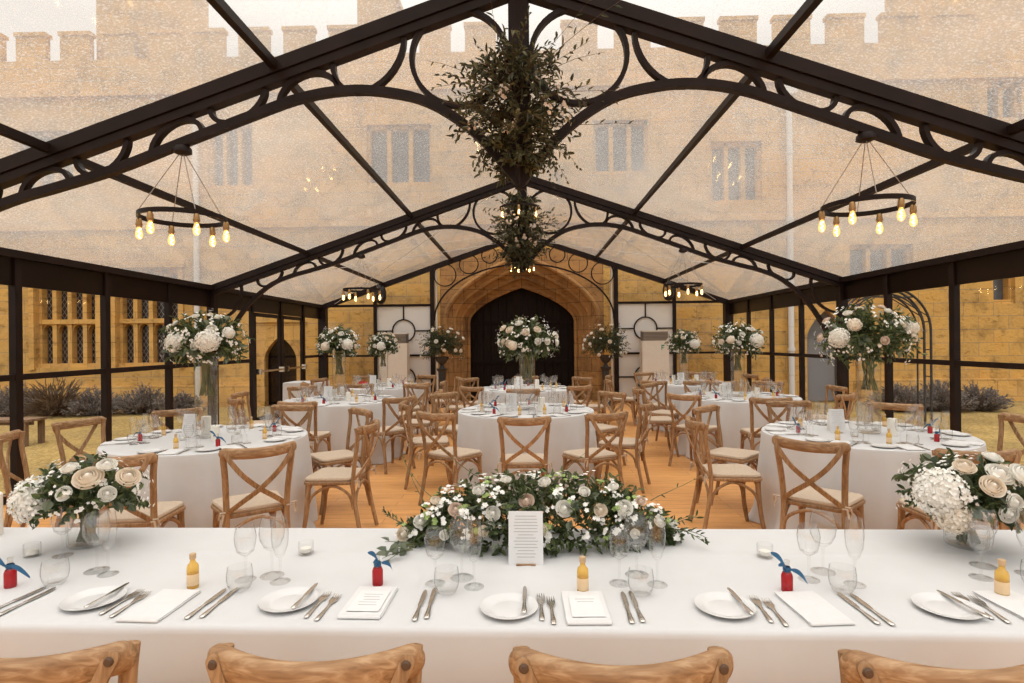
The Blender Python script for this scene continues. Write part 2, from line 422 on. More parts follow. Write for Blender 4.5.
def truss(Y, label):
    t = thing('roof_truss', label, 'truss', (XC, Y, 0), group=None)
    for s in (-1, 1):
        m = MB()
        m.bar((0, 0, rz_(0) - .05), (s * 5.0, 0, rz_(5.0) - .05), .12, .095, (0, 0, 1))
        m.bar((0, 0, rz_(0) - .138), (s * 4.98, 0, rz_(4.98) - .138), .09, .06, (0, 0, 1))
        m.obj('rafter', 'steel', t, False)
        m = MB(); m.sweep([(s * u, 0, z) for u, z in CH], rect(.06, .06), up=(0, 1, 0)); m.obj('arched_chord', 'steel', t, False)
        MB().bx(s * 4.93, s * 5.05, -.06, .06, 0, EAVE).obj('post', 'steel', t, False)
        pr = rect(.034, .055)
        # full ring beside the king post
        m = MB(); m.sweep([(s * (.43 + .345 * cos(2 * pi * k / 40)), 0, 3.565 + .345 * sin(2 * pi * k / 40)) for k in range(40)], pr, closed=True, up=(0, 1, 0)); m.obj('ring', 'steel', t, False)
        for u, a, kind in ((1.09, .26, 'd'), (1.53, .215, 'u'), (2.05, .2, 'd'), (2.5, .19, 'u'), (3.06, .19, 'd'), (3.48, .18, 'u'), (4.05, .2, 'd')):
            pts = []
            for k in range(17):
                th = pi * k / 16; q = -cos(th); w = sin(th); uu = u + a * q
                top = rz_(uu) - RB; bot = chz(uu)
                pts.append((s * uu, 0, (top + (chz(u) - (rz_(u) - RB)) * w) if kind == 'd' else (bot + (rz_(u) - RB - chz(u)) * w)))
            m = MB(); m.sweep(pts, pr, up=(0, 1, 0)); m.obj('half_ring', 'steel', t, False)
        m = MB(); m.sweep([(s * (4.97 - .46 * cos(q)), 0, 2.37 - .46 * sin(q)) for q in [(-.45 + 2.02 * k / 20) for k in range(21)]], pr, up=(0, 1, 0)); m.obj('corner_ring', 'steel', t, False)
    m = MB(); m.bx(-.062, .062, -.05, .05, 3.05, RIDGE - .02)
    for s in (-1, 1): m.bx(s * .062, s * .075, -.02, .02, 3.05, 4.1)
    m.lathe([(.001, 2.60), (.035, 2.61), (.055, 2.68), (.085, 2.86), (.09, 3.05), (.07, 3.09), (.001, 3.1)], 4)
    m.obj('king_post', 'steel', t, False)
truss(Y1, 'nearest dark steel arched truss spanning the marquee, large garland at its peak')
truss(Y2, 'second dark steel arched truss, over the middle tables')
truss(YB[0], 'dark steel arched truss directly over the front dining table')
def gable():
    t = thing('gable_truss', 'dark steel gable frame with ringed arch in front of the stone doorway', 'truss', (XC, Y3, 0))
    for s in (-1, 1):
        m = MB(); m.bar((0, 0, RIDGE - .06), (s * 5.0, 0, EAVE - .06), .12, .12); m.obj('rafter', 'steel', t, False)
        MB().bx(s * 4.87, s * 5.06, -.09, .09, 0, EAVE).obj('post', 'steel', t, False)
        MB().bx(s * 2.20, s * 2.30, -.05, .05, 0, rz_(2.25) - .08).obj('post', 'steel', t, False)
        MB().bx(s * 3.62, s * 3.70, -.05, .05, 0, rz_(3.66) - .08).obj('post', 'steel', t, False)
        MB().tube([(s * 2.155, .02, 0), (s * 2.155, .02, rz_(2.15) - .12)], .03, 10).obj('leg_pole', 'heater', t)
        pr = rect(.025, .05)
        for u, z, r in ((1.93, 3.16, .27), (1.34, 3.42, .23), (.83, 3.63, .19)):
            MB().sweep([(s * (u + r * cos(2 * pi * k / 32)), 0, z + r * sin(2 * pi * k / 32)) for k in range(32)], pr, closed=True, up=(0, 1, 0)).obj('ring', 'steel', t, False)
    MB().sweep([(-2.2 * cos(pi * k / 40), 0, 2.05 + 1.36 * sin(pi * k / 40)) for k in range(41)], rect(.035, .05), up=(0, 1, 0)).obj('arch_bar', 'steel', t, False)
    return t
gable()
def beams():
    a, b = YB[0], Y3
    MB().bx(XC - .06, XC + .06, a, b, RIDGE - .10, RIDGE - .002).obj('roof_beam', 'steel', smooth=False).update_tag()
    for u in (-3.43, -1.765, 1.765, 3.43):
        o = MB().bar((XC + u, a, rz_(u) - .045), (XC + u, b, rz_(u) - .045), .052, .06).obj('roof_beam', 'steel', smooth=False)
    for s in (-1, 1):
        o = MB().bx(XC + s * 4.93, XC + s * 5.07, a, b, EAVE - .075, EAVE + .0).obj('roof_beam', 'steel', smooth=False)
    for o in [o for o in COL.objects if o.name.startswith('roof_beam')]: o['kind'] = 'structure'
beams()
def wires():
    for s in (-1, 1):
        for (ya, ua, yb, ub) in ((Y2, .3, Y3, 4.7), (Y2, 4.7, Y3, .3)):
            o = MB().tube([(XC + s * ua, ya, rz_(ua) - .1), (XC + s * ub, yb, rz_(ub) - .1)], .006, 6).obj('bracing_cable', 'pipe')
            tag(o, 'thin steel bracing cable crossing the back bay under the %s roof slope' % ('left' if s < 0 else 'right'), 'cable', 'cross-bracing cables in the back bay')
wires()

# ------------------------------------------------------------------ glazed side walls
POSTS = [-.82, .55, 1.8, 3.05, Y1, 5.58, 6.80, 8.02, Y2, 10.5, 11.75, 12.95, Y3]
def wall(side):
    nm = 'wall_left' if side < 0 else 'wall_right'
    w = thing(nm, nm.replace('wall_', '') + ' clear glazed wall of the marquee in dark steel frames', 'wall', kind='structure')
    X = XC + side * 5.0
    for y in POSTS:
        if y in (Y1, Y2, Y3, YB[0]): continue
        MB().bx(X - .035, X + .035, y - .04, y + .04, 0, EAVE - .07).obj('post', 'steel', w, False)
    for y0, y1 in zip(POSTS[:-1], POSTS[1:]):
        door = side < 0 and 10.4 < y0 < 12.9 and y1 < 13.1
        MB().bx(X - .012, X + .012, y0 + .04, y1 - .04, 2.11, EAVE - .07).obj('valance_panel', 'valance', w, False)
        if door: continue
        MB().bx(X - .03, X + .03, y0 + .03, y1 - .03, 1.18, 1.24).obj('mid_rail', 'steel', w, False)
        MB().bx(X - .03, X + .03, y0 + .03, y1 - .03, .0, .09).obj('bottom_rail', 'steel', w, False)
        MB().add([(X, y0 + .04, .09), (X, y1 - .04, .09), (X, y1 - .04, 1.18), (X, y0 + .04, 1.18)], [(0, 1, 2, 3)])
        m = MB()
        m.add([(X, y0 + .04, .09), (X, y1 - .04, .09), (X, y1 - .04, 1.18), (X, y0 + .04, 1.18)], [(0, 1, 2, 3)])
        m.add([(X, y0 + .04, 1.24), (X, y1 - .04, 1.24), (X, y1 - .04, 2.11), (X, y0 + .04, 2.11)], [(0, 1, 2, 3)])
        m.obj('pane', 'wallglass', w, False)
for s in (-1, 1): wall(s)
def glass_door():
    X = XC - 5.0
    for k, (y0, y1) in enumerate(((10.55, 11.71), (11.79, 12.90))):
        d = thing('door_%d' % (k + 1), ('nearer' if k == 0 else 'farther') + ' leaf of the glazed double door in the left wall', 'door', kind='structure')
        m = MB(); m.bx(X - .025, X + .025, y0, y0 + .07, .02, 2.10); m.bx(X - .025, X + .025, y1 - .07, y1, .02, 2.10)
        m.bx(X - .025, X + .025, y0, y1, .02, .14); m.bx(X - .025, X + .025, y0, y1, 2.03, 2.10); m.obj('door_frame', 'steel', d, False)
        m = MB(); m.add([(X, y0 + .07, .14), (X, y1 - .07, .14), (X, y1 - .07, 2.03), (X, y0 + .07, 2.03)], [(0, 1, 2, 3)]); m.obj('pane', 'wallglass', d, False)
        m = MB(); m.tube([(X + .09, y0 + .08, 1.0), (X + .09, y1 - .08, 1.0)], .02, 10)
        m.bx(X + .02, X + .12, y0 + .04, y0 + .1, .95, 1.05); m.bx(X + .02, X + .12, y1 - .1, y1 - .04, .95, 1.05); m.obj('push_bar', 'silver', d)
glass_door()
def wall_back():
    w = thing('wall_back', 'back gable wall of the marquee with clear and frosted panels', 'wall', kind='structure')
    y = Y3
    for s in (-1, 1):
        X = lambda u: XC + s * u
        for a, b, nm in ((2.3, 3.62, 'f'), (3.70, 4.87, 'c')):
            MB().bx(X(a), X(b), y - .03, y + .03, 2.40, 2.46).obj('top_rail', 'steel', w, False)
            MB().bx(X(a), X(b), y - .03, y + .03, 1.17, 1.22).obj('mid_rail', 'steel', w, False)
            MB().bx(X(a), X(b), y - .03, y + .03, 0, .08).obj('bottom_rail', 'steel', w, False)
            m = MB()
            if nm == 'c':
                for z0, z1 in ((.08, 1.17), (1.22, 2.40)): m.add([(X(a), y, z0), (X(b), y, z0), (X(b), y, z1), (X(a), y, z1)], [(0, 1, 2, 3)])
                m.obj('pane', 'wallglass', w, False)
            else:
                for z0, z1 in ((.08, 1.17), (1.22, 2.40)): m.bx(X(a), X(b), y + .0, y + .02, z0, z1)
                m.obj('frosted_pane', 'frost', w, False)
                c = (a + b) / 2
                for zc, z0, z1 in ((1.80, 1.22, 2.40), (.62, .08, 1.17)):
                    m = MB(); rr = .275
                    m.sweep([(X(c) + rr * cos(2 * pi * k / 40), y - .015, zc + rr * sin(2 * pi * k / 40)) for k in range(40)], rect(.03, .03), closed=True, up=(0, 1, 0))
                    m.bx(X(c) - .015, X(c) + .015, y - .03, y, zc + rr, z1); m.bx(X(c) - .015, X(c) + .015, y - .03, y, z0, zc - rr)
                    m.bx(X(a), X(c - rr), y - .03, y, zc - .015, zc + .015); m.bx(X(c + rr), X(b), y - .03, y, zc - .015, zc + .015)
                    m.obj('ring_tracery', 'steel', w, False)
            m = MB(); m.add([(X(a), y, 2.46), (X(b), y, 2.46), (X(b), y, max(2.47, rz_(b) - .12)), (X(a), y, rz_(a) - .12)], [(0, 1, 2, 3)]); m.obj('gable_pane', 'wallglass', w, False)
wall_back()

# ------------------------------------------------------------------ stone building behind
YF = 14.95
def arch_f(u, hw, sp, h): u = min(1, abs(u) / hw); return sp + h * (1 - u ** 1.1) ** .55
def arch_pts(hw, sp, h, n=22, z0=GZ):
    pts = [(-hw, z0)]
    xs = [-hw * cos(pi / 2 * k / n) for k in range(n + 1)]
    pts += [(x, arch_f(x, hw, sp, h)) for x in xs]
    pts += [(-x, z) for x, z in pts[::-1][1:]]
    return pts
def building():
    b = thing('stone_building', 'golden stone building with battlements behind the marquee', 'building', (-.08, YF, 0))
    X0, X1, ZT = -24, 24, 9.05
    wins = [(-12.84, -11.2, .95, 3.5, 4, 1), (-10.66, -9.0, .95, 3.5, 4, 1), (-17.5, -15.9, .95, 3.5, 4, 1), (-8.2, -7.0, 5.6, 7.3, 3, 0), (-4.0, -2.3, 5.6, 7.2, 3, 0), (-13.4, -11.8, 5.6, 7.2, 3, 0),
            (4.9, 6.2, 5.0, 6.6, 3, 0), (8.4, 10.0, 2.7, 3.9, 3, 0), (12.0, 12.55, 2.35, 3.5, 1, 0), (11.9, 12.75, 7.0, 8.0, 2, 0), (1.9, 3.3, 5.8, 7.2, 3, 0)]
    doors = [(-6.8, -5.85, 1.1, .68), (7.25, 8.35, 1.5, .8)]
    ops = [(a, c, z0, z1) for a, c, z0, z1, _, _ in wins] + [(-2.12, 2.12, GZ, 3.9)] + [(a - .25, c + .25, GZ, sp + h + .3) for a, c, sp, h in doors]
    xs = sorted({X0, X1, *[o[0] for o in ops], *[o[1] for o in ops]}); zs = sorted({GZ, ZT, *[o[2] for o in ops], *[o[3] for o in ops]})
    m = MB()
    for a, c in zip(xs[:-1], xs[1:]):
        for d, e in zip(zs[:-1], zs[1:]):
            mx_, mz = (a + c) / 2, (d + e) / 2
            if any(o[0] < mx_ < o[1] and o[2] < mz < o[3] for o in ops): continue
            m.add([(a, 0, d), (c, 0, d), (c, 0, e), (a, 0, e)], [(0, 1, 2, 3)])
    for a, c, d, e in ops:
        D = .4
        m.add([(a, 0, d), (a, D, d), (a, D, e), (a, 0, e)], [(0, 1, 2, 3)]); m.add([(c, 0, d), (c, D, d), (c, D, e), (c, 0, e)], [(3, 2, 1, 0)])
        m.add([(a, 0, e), (a, D, e), (c, D, e), (c, 0, e)], [(0, 1, 2, 3)]); m.add([(a, 0, d), (a, D, d), (c, D, d), (c, 0, d)], [(3, 2, 1, 0)])
    m.add([(X0, 0, ZT), (X1, 0, ZT), (X1, 1.2, ZT), (X0, 1.2, ZT)], [(0, 1, 2, 3)])
    m.add([(X0, 1.2, GZ), (X1, 1.2, GZ), (X1, 1.2, ZT), (X0, 1.2, ZT)], [(3, 2, 1, 0)])
    for x in (X0, X1): m.add([(x, 0, GZ), (x, 1.2, GZ), (x, 1.2, ZT), (x, 0, ZT)], [(0, 1, 2, 3)])
    m.obj('facade', 'stone', b, False)
    m = MB(); m.bx(X0, X1, -.12, 0, 8.05, 8.25); m.bx(X0, X1, -.08, 0, 4.55, 4.68); [m.bx(xa, xb, -.10, 0, GZ, .45) for xa, xb in ((X0, -7.1), (-5.5, -2.2), (2.2, 7.0), (8.6, X1))]; m.obj('string_course', 'stone_trim', b, False)
    mx0 = [-13.3 + 1.19 * k for k in range(-5, 11)] + [3.83 + 1.36 * k for k in range(-2, 6)]
    for x in mx0:
        w_ = .80 if x < 0 else .92
        mm = MB(); mm.bx(x, x + w_, 0, .16, ZT, 9.70); mm.bx(x - .03, x + w_ + .03, -.04, .20, 9.70, 9.80); mm.obj('merlon', 'stone', b, False)
    for (a, c, z1) in ((-11.5, -9.5, 12.5), (-4.35, -3.6, 11.5), (10.9, 24, 13.5)):
        mm = MB(); mm.bx(a, c, .5, 2.5, ZT - .3, z1); mm.bx(a - .08, c + .08, .42, 2.58, z1, z1 + .18); mm.obj('turret', 'stone', b, False)
    for (a, c, z0, z1, n, cusp) in wins:
        f = MB(); y0, y1 = .12, .30
        f.bx(a, a + .07, y0, y1, z0, z1); f.bx(c - .07, c, y0, y1, z0, z1); f.bx(a, c, y0 - .06, y1, z0, z0 + .10); f.bx(a, c, y0, y1, z1 - .09, z1)
        if cusp:
            f.bx(a - .14, a - .006, -.06, .12, z0 - .05, z1 + .1); f.bx(c + .006, c + .14, -.06, .12, z0 - .05, z1 + .1); f.bx(a - .2, c + .2, -.10, .12, z1 + .05, z1 + .22)
        st = (c - a) / n
        for k in range(1, n): f.bx(a + k * st - .055, a + k * st + .055, y0, y1, z0, z1)
        if cusp:
            zt = 2.16; f.bx(a, c, y0 - .03, y1, zt - .06, zt + .06)
            for k in range(n):
                cx = a + (k + .5) * st; hw = st / 2 - .05
                for zz in (zt - .06, z1 - .09):
                    for sg in (-1, 1):
                        pts = [(cx + sg * hw, zz), (cx + sg * hw, zz - .26)] + [(cx + sg * hw * (1 - q / 6), zz - .26 + .24 * (1 - (1 - q / 6) ** 2) ** .5) for q in range(1, 7)] + [(cx, zz)]
                        f.prism(pts, y0 + .05, y1)
        wob = f.obj('window_frame', 'stone_trim', b, False)
        pm = MB(); pm.bx(a, c, .30, .33, z0, z1); pm.obj('window_pane', 'leadedpane' if cusp else 'plainpane', wob, False)
    for (a, c, sp, h) in doors:
        cx = (a + c) / 2; hw = (c - a) / 2
        m = MB(); ap = arch_pts(hw, sp, h); top = sp + h + .3
        out = [(cx + (-hw - .25 if x < 0 or (x == 0 and i < len(ap) / 2) else hw + .25), z) for i, (x, z) in enumerate(ap)]
        for (p, q) in zip(ap[:-1], ap[1:]):
            if abs(p[0]) == hw and abs(q[0]) == hw: continue
            m.add([(cx + p[0], .06, p[1]), (cx + q[0], .06, q[1]), (cx + q[0], .06, top), (cx + p[0], .06, top)], [(0, 1, 2, 3)])
            m.add([(cx + p[0], .06, p[1]), (cx + q[0], .06, q[1]), (cx + q[0], .4, q[1]), (cx + p[0], .4, p[1])], [(0, 1, 2, 3)])
        for s in (-1, 1): m.bx(cx + s * hw, cx + s * (hw + .25), .06, .4, GZ, top)
        m.sweep([(cx + x, .05, z) for x, z in ap], rect(.1, .1), up=(0, 1, 0))
        fr = m.obj('doorway_surround', 'stone_trim', b, False)
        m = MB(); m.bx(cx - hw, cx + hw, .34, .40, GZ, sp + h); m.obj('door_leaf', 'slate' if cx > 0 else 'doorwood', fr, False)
    # great pointed portal
    m = MB(); hw0, sp0, h0 = 1.90, 2.12, 1.52
    ap = arch_pts(hw0, sp0, h0)
    for p, q in zip(ap[:-1], ap[1:]):
        if abs(p[0]) == hw0 and abs(q[0]) == hw0: continue
        m.add([(p[0], 0, p[1]), (q[0], 0, q[1]), (q[0], 0, 3.9), (p[0], 0, 3.9)], [(0, 1, 2, 3)])
    for s in (-1, 1): m.add([(s * hw0, 0, GZ), (s * 2.12, 0, GZ), (s * 2.12, 0, 3.9), (s * hw0, 0, 3.9)], [(0, 1, 2, 3)])
    steps = [(1.90, 2.12, 1.52, 0), (1.78, 2.1, 1.38, .06), (1.74, 2.09, 1.32, .18), (1.62, 2.07, 1.18, .24), (1.58, 2.06, 1.10, .36), (1.48, 2.04, .98, .42), (1.44, 2.03, .92, .62)]
    rings = [[(x, y, z) for x, z in arch_pts(hw, sp, h)] for hw, sp, h, y in steps]
    for r0, r1 in zip(rings[:-1], rings[1:]):
        for i in range(len(r0) - 1): m.add([r0[i], r0[i + 1], r1[i + 1], r1[i]], [(0, 1, 2, 3)])
    po = m.obj('portal', 'stone_portal', b, False)
    for hw, sp, h, y, r in ((1.97, 2.13, 1.60, -.03, .07), (1.76, 2.1, 1.35, .1, .055), (1.60, 2.065, 1.15, .27, .05), (1.43, 2.035, .95, .45, .05)):
        MB().tube([(x, y, z) for x, z in arch_pts(hw, sp, h)], r, 8).obj('roll_moulding', 'stone_portal', po)
    for s in (-1, 1):
        m = MB(); ap = arch_pts(1.46, 2.03, .92)
        half = [(x, z) for x, z in ap if x * s >= 0]
        n = 7
        for k in range(n):
            xa = s * (k * 1.46 / n + .006); xb = s * ((k + 1) * 1.46 / n - .006)
            za = arch_f(xa, 1.46, 2.03, .92); zb = arch_f(xb, 1.46, 2.03, .92)
            m.prism([(xa, GZ), (xb, GZ), (xb, zb), (xa, za)], .62, .68)
        m.add([(s * 0.0, .66, GZ), (s * 1.46, .66, GZ), (s * 1.46, .66, 2.9), (s * 0, .66, 2.95)], [(0, 1, 2, 3)])
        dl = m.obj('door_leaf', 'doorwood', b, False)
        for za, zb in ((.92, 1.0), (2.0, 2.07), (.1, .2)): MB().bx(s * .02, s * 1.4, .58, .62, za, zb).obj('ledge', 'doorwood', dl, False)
    for xp in (-8.45, 6.85):
        m = MB(); m.tube([(xp, -.12, GZ), (xp, -.12, 8.0)], .07, 10)
        for z in (1.2, 2.9, 4.5, 6.2): m.lathe([(.07, z), (.09, z), (.09, z + .08), (.07, z + .08)], 10, (xp, -.12, 0))
        m.bx(xp - .16, xp + .16, -.26, 0, 7.7, 8.05)
        m.obj('drainpipe', 'pipe', b)
building()

# ================================================================== furniture
TOP = .757
def arc_pts(a, b, rise, n=12, out=(0, 0, 1)):
    a = Vector(a); b = Vector(b); out = Vector(out)
    return [a.lerp(b, k / n) + out * rise * sin(pi * k / n) for k in range(n + 1)]
CHM = {}
def chair_meshes():
    m = MB()      # seat board, rounded trapezoid
    def outline(k):
        pts = []
        hw0, hw1, y0, y1, r = .195 * k, .215 * k, -.19 * k, .205 * k, .06
        for cx, cy, a0 in ((hw1 - r, y1 - r, 0), (-hw1 + r, y1 - r, 90), (-hw0 + r, y0 + r, 180), (hw0 - r, y0 + r, 270)):
            for q in range(6): a = R(a0 + 18 * q); pts.append((cx + r * cos(a), cy + r * sin(a)))
        return pts
    def slab(k, z0, z1, dome=0, bev=.006):
        m = MB(); o = outline(k); o2 = outline(k - .03); n = len(o)
        rings = [[(x, y, z0) for x, y in o2], [(x, y, z0 + bev) for x, y in o], [(x, y, z1 - bev) for x, y in o], [(x, y, z1) for x, y in o2]]
        if dome: rings.append([(x * .6, y * .6, z1 + dome) for x, y in o2])
        for r in rings: m.v += r
        for i in range(len(rings) - 1):
            for q in range(n): w = (q + 1) % n; m.f.append((i * n + q, i * n + w, (i + 1) * n + w, (i + 1) * n + q))
        m.f.append(tuple(range(n))[::-1]); m.f.append(tuple((len(rings) - 1) * n + q for q in range(n)))
        return m
    CHM['seat'] = [slab(1, .425, .452).mesh('seat', 'chairwood')]
    CHM['seat_pad'] = [slab(.97, .453, .478, .008, .010).mesh('seat_pad', 'pad')]
    CHM['rear_leg'] = []; CHM['front_leg'] = []; CHM['cross_strap'] = []; CHM['cushion_tie'] = []; CHM['arch_brace'] = []
    for s in (-1, 1):
        pts = [(s * .20, -.255, 0), (s * .19, -.225, .15), (s * .182, -.195, .32), (s * .18, -.187, .44), (s * .185, -.200, .58), (s * .195, -.224, .72), (s * .203, -.232, .80), (s * .205, -.224, .864)]
        CHM['rear_leg'].append(MB().tube([Vector(p) for p in smooth3(pts)], .0165, 10, rx=.019).mesh('rear_leg', 'chairwood'))
        pts = [(s * .205, .215, 0), (s * .195, .19, .12), (s * .182, .172, .28), (s * .178, .165, .43)]
        P = smooth3(pts); CHM['front_leg'].append(MB().tube(P, .019, 10, scale=[.8 + .35 * k / (len(P) - 1) for k in range(len(P))]).mesh('front_leg', 'chairwood'))
        # flat bent strap from the top rail down to the opposite rear leg, bowed back where they cross
        pts = [(s * .207, -.276, .872), (s * .190, -.284, .835), (s * .168, -.289, .79), (s * .10, -.282, .70), (0, -.258 - .008 * s, .605), (-s * .10, -.235, .53), (-s * .165, -.205, .475), (-s * .178, -.188, .45)]
        CHM['cross_strap'].append(MB().sweep(smooth3(pts), [(-.015, -.005), (.015, -.005), (.015, .005), (-.015, .005)], up=(0, 1, .15), scale=[.35, .75, .95, 1, 1, 1] + [1] * 60).mesh('cross_strap', 'chairwood'))
        t = MB(); c = Vector((s * .195, -.21, .46))
        t.tube([c + Vector((-.02, 0, .0)), c + Vector((.012 * s, -.03, .01)), c + Vector((.025 * s, -.035, -.045))], .007, 6)
        t.tube([c + Vector((.0, -.02, .02)), c + Vector((.03 * s, -.03, .025)), c + Vector((.035 * s, -.01, -.02))], .006, 6)
        CHM['cushion_tie'].append(t.mesh('cushion_tie', 'pad'))
        CHM['arch_brace'].append(MB().tube(smooth3([(s * .187, -.19, .24), (s * .184, -.15, .355), (s * .182, -.02, .415), (s * .186, .12, .35), (s * .19, .175, .24)]), .011, 8).mesh('arch_brace', 'chairwood'))
    for y, k in ((-.205, .185), (.18, .19)):
        CHM['arch_brace'].append(MB().tube(smooth3([(-k, y, .24), (-k + .04, y, .355), (0, y, .415), (k - .04, y, .35), (k, y, .24)]), .011, 8).mesh('arch_brace', 'chairwood'))
    m = MB(); P = []; e = []; HL = .230; RE = .030
    xs = [HL - RE * (1 - sin(pi / 2 * k / 6)) for k in range(7)][::-1]        # rounded ends
    xs = xs + [(HL - RE) * (1 - 2 * k / 20) for k in range(1, 20)] + [-x for x in xs[::-1]]
    for x in xs:
        t = x / .226; P.append(Vector((x, -.240 - .066 * (1 - t * t), .850 - .012 * (1 - t * t))))
        q = max(0, abs(x) - (HL - RE)) / RE; e.append(max(.08, math.sqrt(max(0, 1 - q * q))))
    prof = [(.020 * (abs(cos(a)) ** .8) * (1 if cos(a) > 0 else -1), .034 * (abs(sin(a)) ** .7) * (1 if sin(a) > 0 else -1)) for a in [2 * pi * q / 14 for q in range(14)]]
    m.sweep(P, prof, up=(0, 0, 1), scale=e)
    for s in (-1, 1):     # bolt heads holding the straps
        m.lathe([(.0001, 0), (.010, 0), (.010, .004), (.0001, .006)], 10) if False else None
    CHM['top_rail'] = [m.mesh('top_rail', 'railwood')]
    bm_ = []
    for s in (-1, 1):
        b = MB(); b.lathe([(.0001, .007), (.008, .006), (.011, 0)], 10); me = b.mesh('bolt', 'twig')
        me.transform(Matrix.Translation((s * .199, -.284, .855)) @ Matrix.Rotation(R(90), 4, 'X')); bm_.append(me)
    CHM['bolt'] = bm_
def smooth3(P, n=6):
    P = [Vector(p) for p in P]; Q = [P[0]] + P + [P[-1]]; out = []
    for i in range(1, len(Q) - 2):
        p0, p1, p2, p3 = Q[i - 1:i + 3]
        for k in range(n):
            t = k / n; out.append(.5 * ((2 * p1) + (p2 - p0) * t + (2 * p0 - 5 * p1 + 4 * p2 - p3) * t * t + (3 * p1 - p0 - 3 * p2 + p3) * t ** 3))
    out.append(P[-1]); return out
chair_meshes()
def chair(x, y, rz, label, group, front=False):
    """rz = direction the sitter faces, degrees from +x"""
    t = thing('dining_chair', label, 'chair', (x, y, 0), R(rz - 90), group)
    for nm, ms in CHM.items():
        if nm == 'bolt' and not front: continue
        for me in ms: link(nm, me, t)
    return t

FY = -.017   # the front table stands very slightly askew
for x, lab in ((-1.072, 'leftmost wooden chair at the near side of the front table, cut by the edge'), (-.449, 'wooden chair before the middle red bottle at the near side of the front table'),
               (.19, 'wooden chair before the middle yellow bottle at the near side of the front table'), (.865, 'rightmost wooden chair at the near side of the front table, only its rail showing')):
    chair(x, 1.447 + FY * x, 90 + R(0), lab, 'chairs along the near side of the front table', True)

# ---- round tables
NAMES = {'near left': (-2.57, 4.64), 'middle left': (-2.47, 7.65), 'far left': (-2.48, 10.05), 'centre': (0.0, 6.4), 'far centre': (0.0, 9.3),
         'near right': (2.68, 4.64), 'middle right': (2.82, 7.7), 'far right': (2.79, 10.2)}
SEATS = {'near left': [(-49, 1.12), (-3, 1.06), (42, 1.06), (83, 1.06), (131, 1.07), (169, 1.06), (202, 1.07), (277, 1.08)],
         'near right': [(-133, 1.06), (180, 1.07), (138, 1.06), (90, 1.07), (49, 1.10), (2, 1.06), (-96, 1.07), (-48, 1.08)],
         'centre': [(-91, 1.27), (-126, 1.17), (-167, 1.06), (142, 1.06), (-60, 1.2), (-22, 1.06), (35, 1.06), (92, 1.07)],
         'far centre': [(-126, 1.06), (-54, 1.06), (180, 1.06), (0, 1.06), (140, 1.06), (40, 1.06), (90, 1.06)],
         'middle left': [(-42, 1.08), (-92, 1.08), (95, 1.06), (133, 1.06), (50, 1.06), (-3, 1.06), (184, 1.06), (-138, 1.06)],
         'middle right': [(-137, 1.07), (-97, 1.12), (180, 1.07), (139, 1.06), (97, 1.06), (52, 1.06), (3, 1.06), (-50, 1.06)],
         'far left': [(-53, 1.06), (15, 1.06), (66, 1.06), (120, 1.06), (165, 1.06), (-150, 1.06)],
         'far right': [(-127, 1.06), (165, 1.06), (-80, 1.06), (110, 1.06), (62, 1.06), (15, 1.06), (-30, 1.06)]}
def side(a):
    a = a % 360
    return ['right-hand side', 'back right side', 'back', 'back left side', 'left-hand side', 'front left side', 'front', 'front right side'][int(((a + 22.5) % 360) // 45)]
PLACE = {}
def places(nm):
    out = [side(a).replace(' side', '') for a, d in SEATS[nm]]
    res = list(out)
    for s in set(out):
        idx = [i for i, q in enumerate(out) if q == s]
        if len(idx) > 1:
            idx.sort(key=lambda i: sin(R(SEATS[nm][i][0])))
            for w_, i in zip(('nearer', 'farther') if len(idx) == 2 else ('nearest', 'middle', 'farthest'), idx): res[i] = w_ + ' ' + s
    return res
def cloth(name, cx, cy, seed):
    rng = random.Random(seed); ph = [rng.uniform(0, 6.28) for _ in range(4)]
    RT = .75; m = MB(); nu = 120
    prof = [(0, TOP), (.3, TOP), (.55, TOP), (.72, TOP), (RT - .012, TOP - .001), (RT - .003, TOP - .006), (RT, TOP - .016)]
    nz = 12
    def f(u, v):
        th = 2 * pi * u; i = v * (len(prof) - 1 + nz)
        k = int(round(i))
        if k < len(prof): r, z = prof[k]; r = max(r, .001)
        else:
            t = (k - len(prof) + 1) / nz; z = (TOP - .016) * (1 - t) + .006 * t
            fold = .55 * sin(13 * th + ph[0]) + .35 * sin(21 * th + ph[1] + 1.5 * t) + .3 * sin(7 * th + ph[2])
            r = RT + .035 * t + .040 * fold * t ** .8 + (.03 * max(0, t - .85) / .15 * (1 + sin(9 * th + ph[3])))
        return (r * cos(th), r * sin(th), z)
    m.grid(f, nu, len(prof) - 1 + nz, True)
    o = m.obj('tablecloth', 'linen', None, True, (cx, cy, 0))
    tag(o, 'floor-length white cloth draped over the %s round table' % name, 'tablecloth', 'white cloths on the round tables')
for i, (nm, (cx, cy)) in enumerate(NAMES.items()):
    cloth(nm, cx, cy, 40 + i)
    PLACE[nm] = places(nm)
    for (a, d), s in zip(SEATS[nm], PLACE[nm]):
        lab = 'wooden cross-back chair at the %s place of the %s round table' % (s, nm)
        aj = a + ((i * 37 + int(a)) % 7 - 3)
        chair(cx + d * cos(R(a)), cy + d * sin(R(a)), aj + 180, lab, 'chairs around the %s round table' % nm)

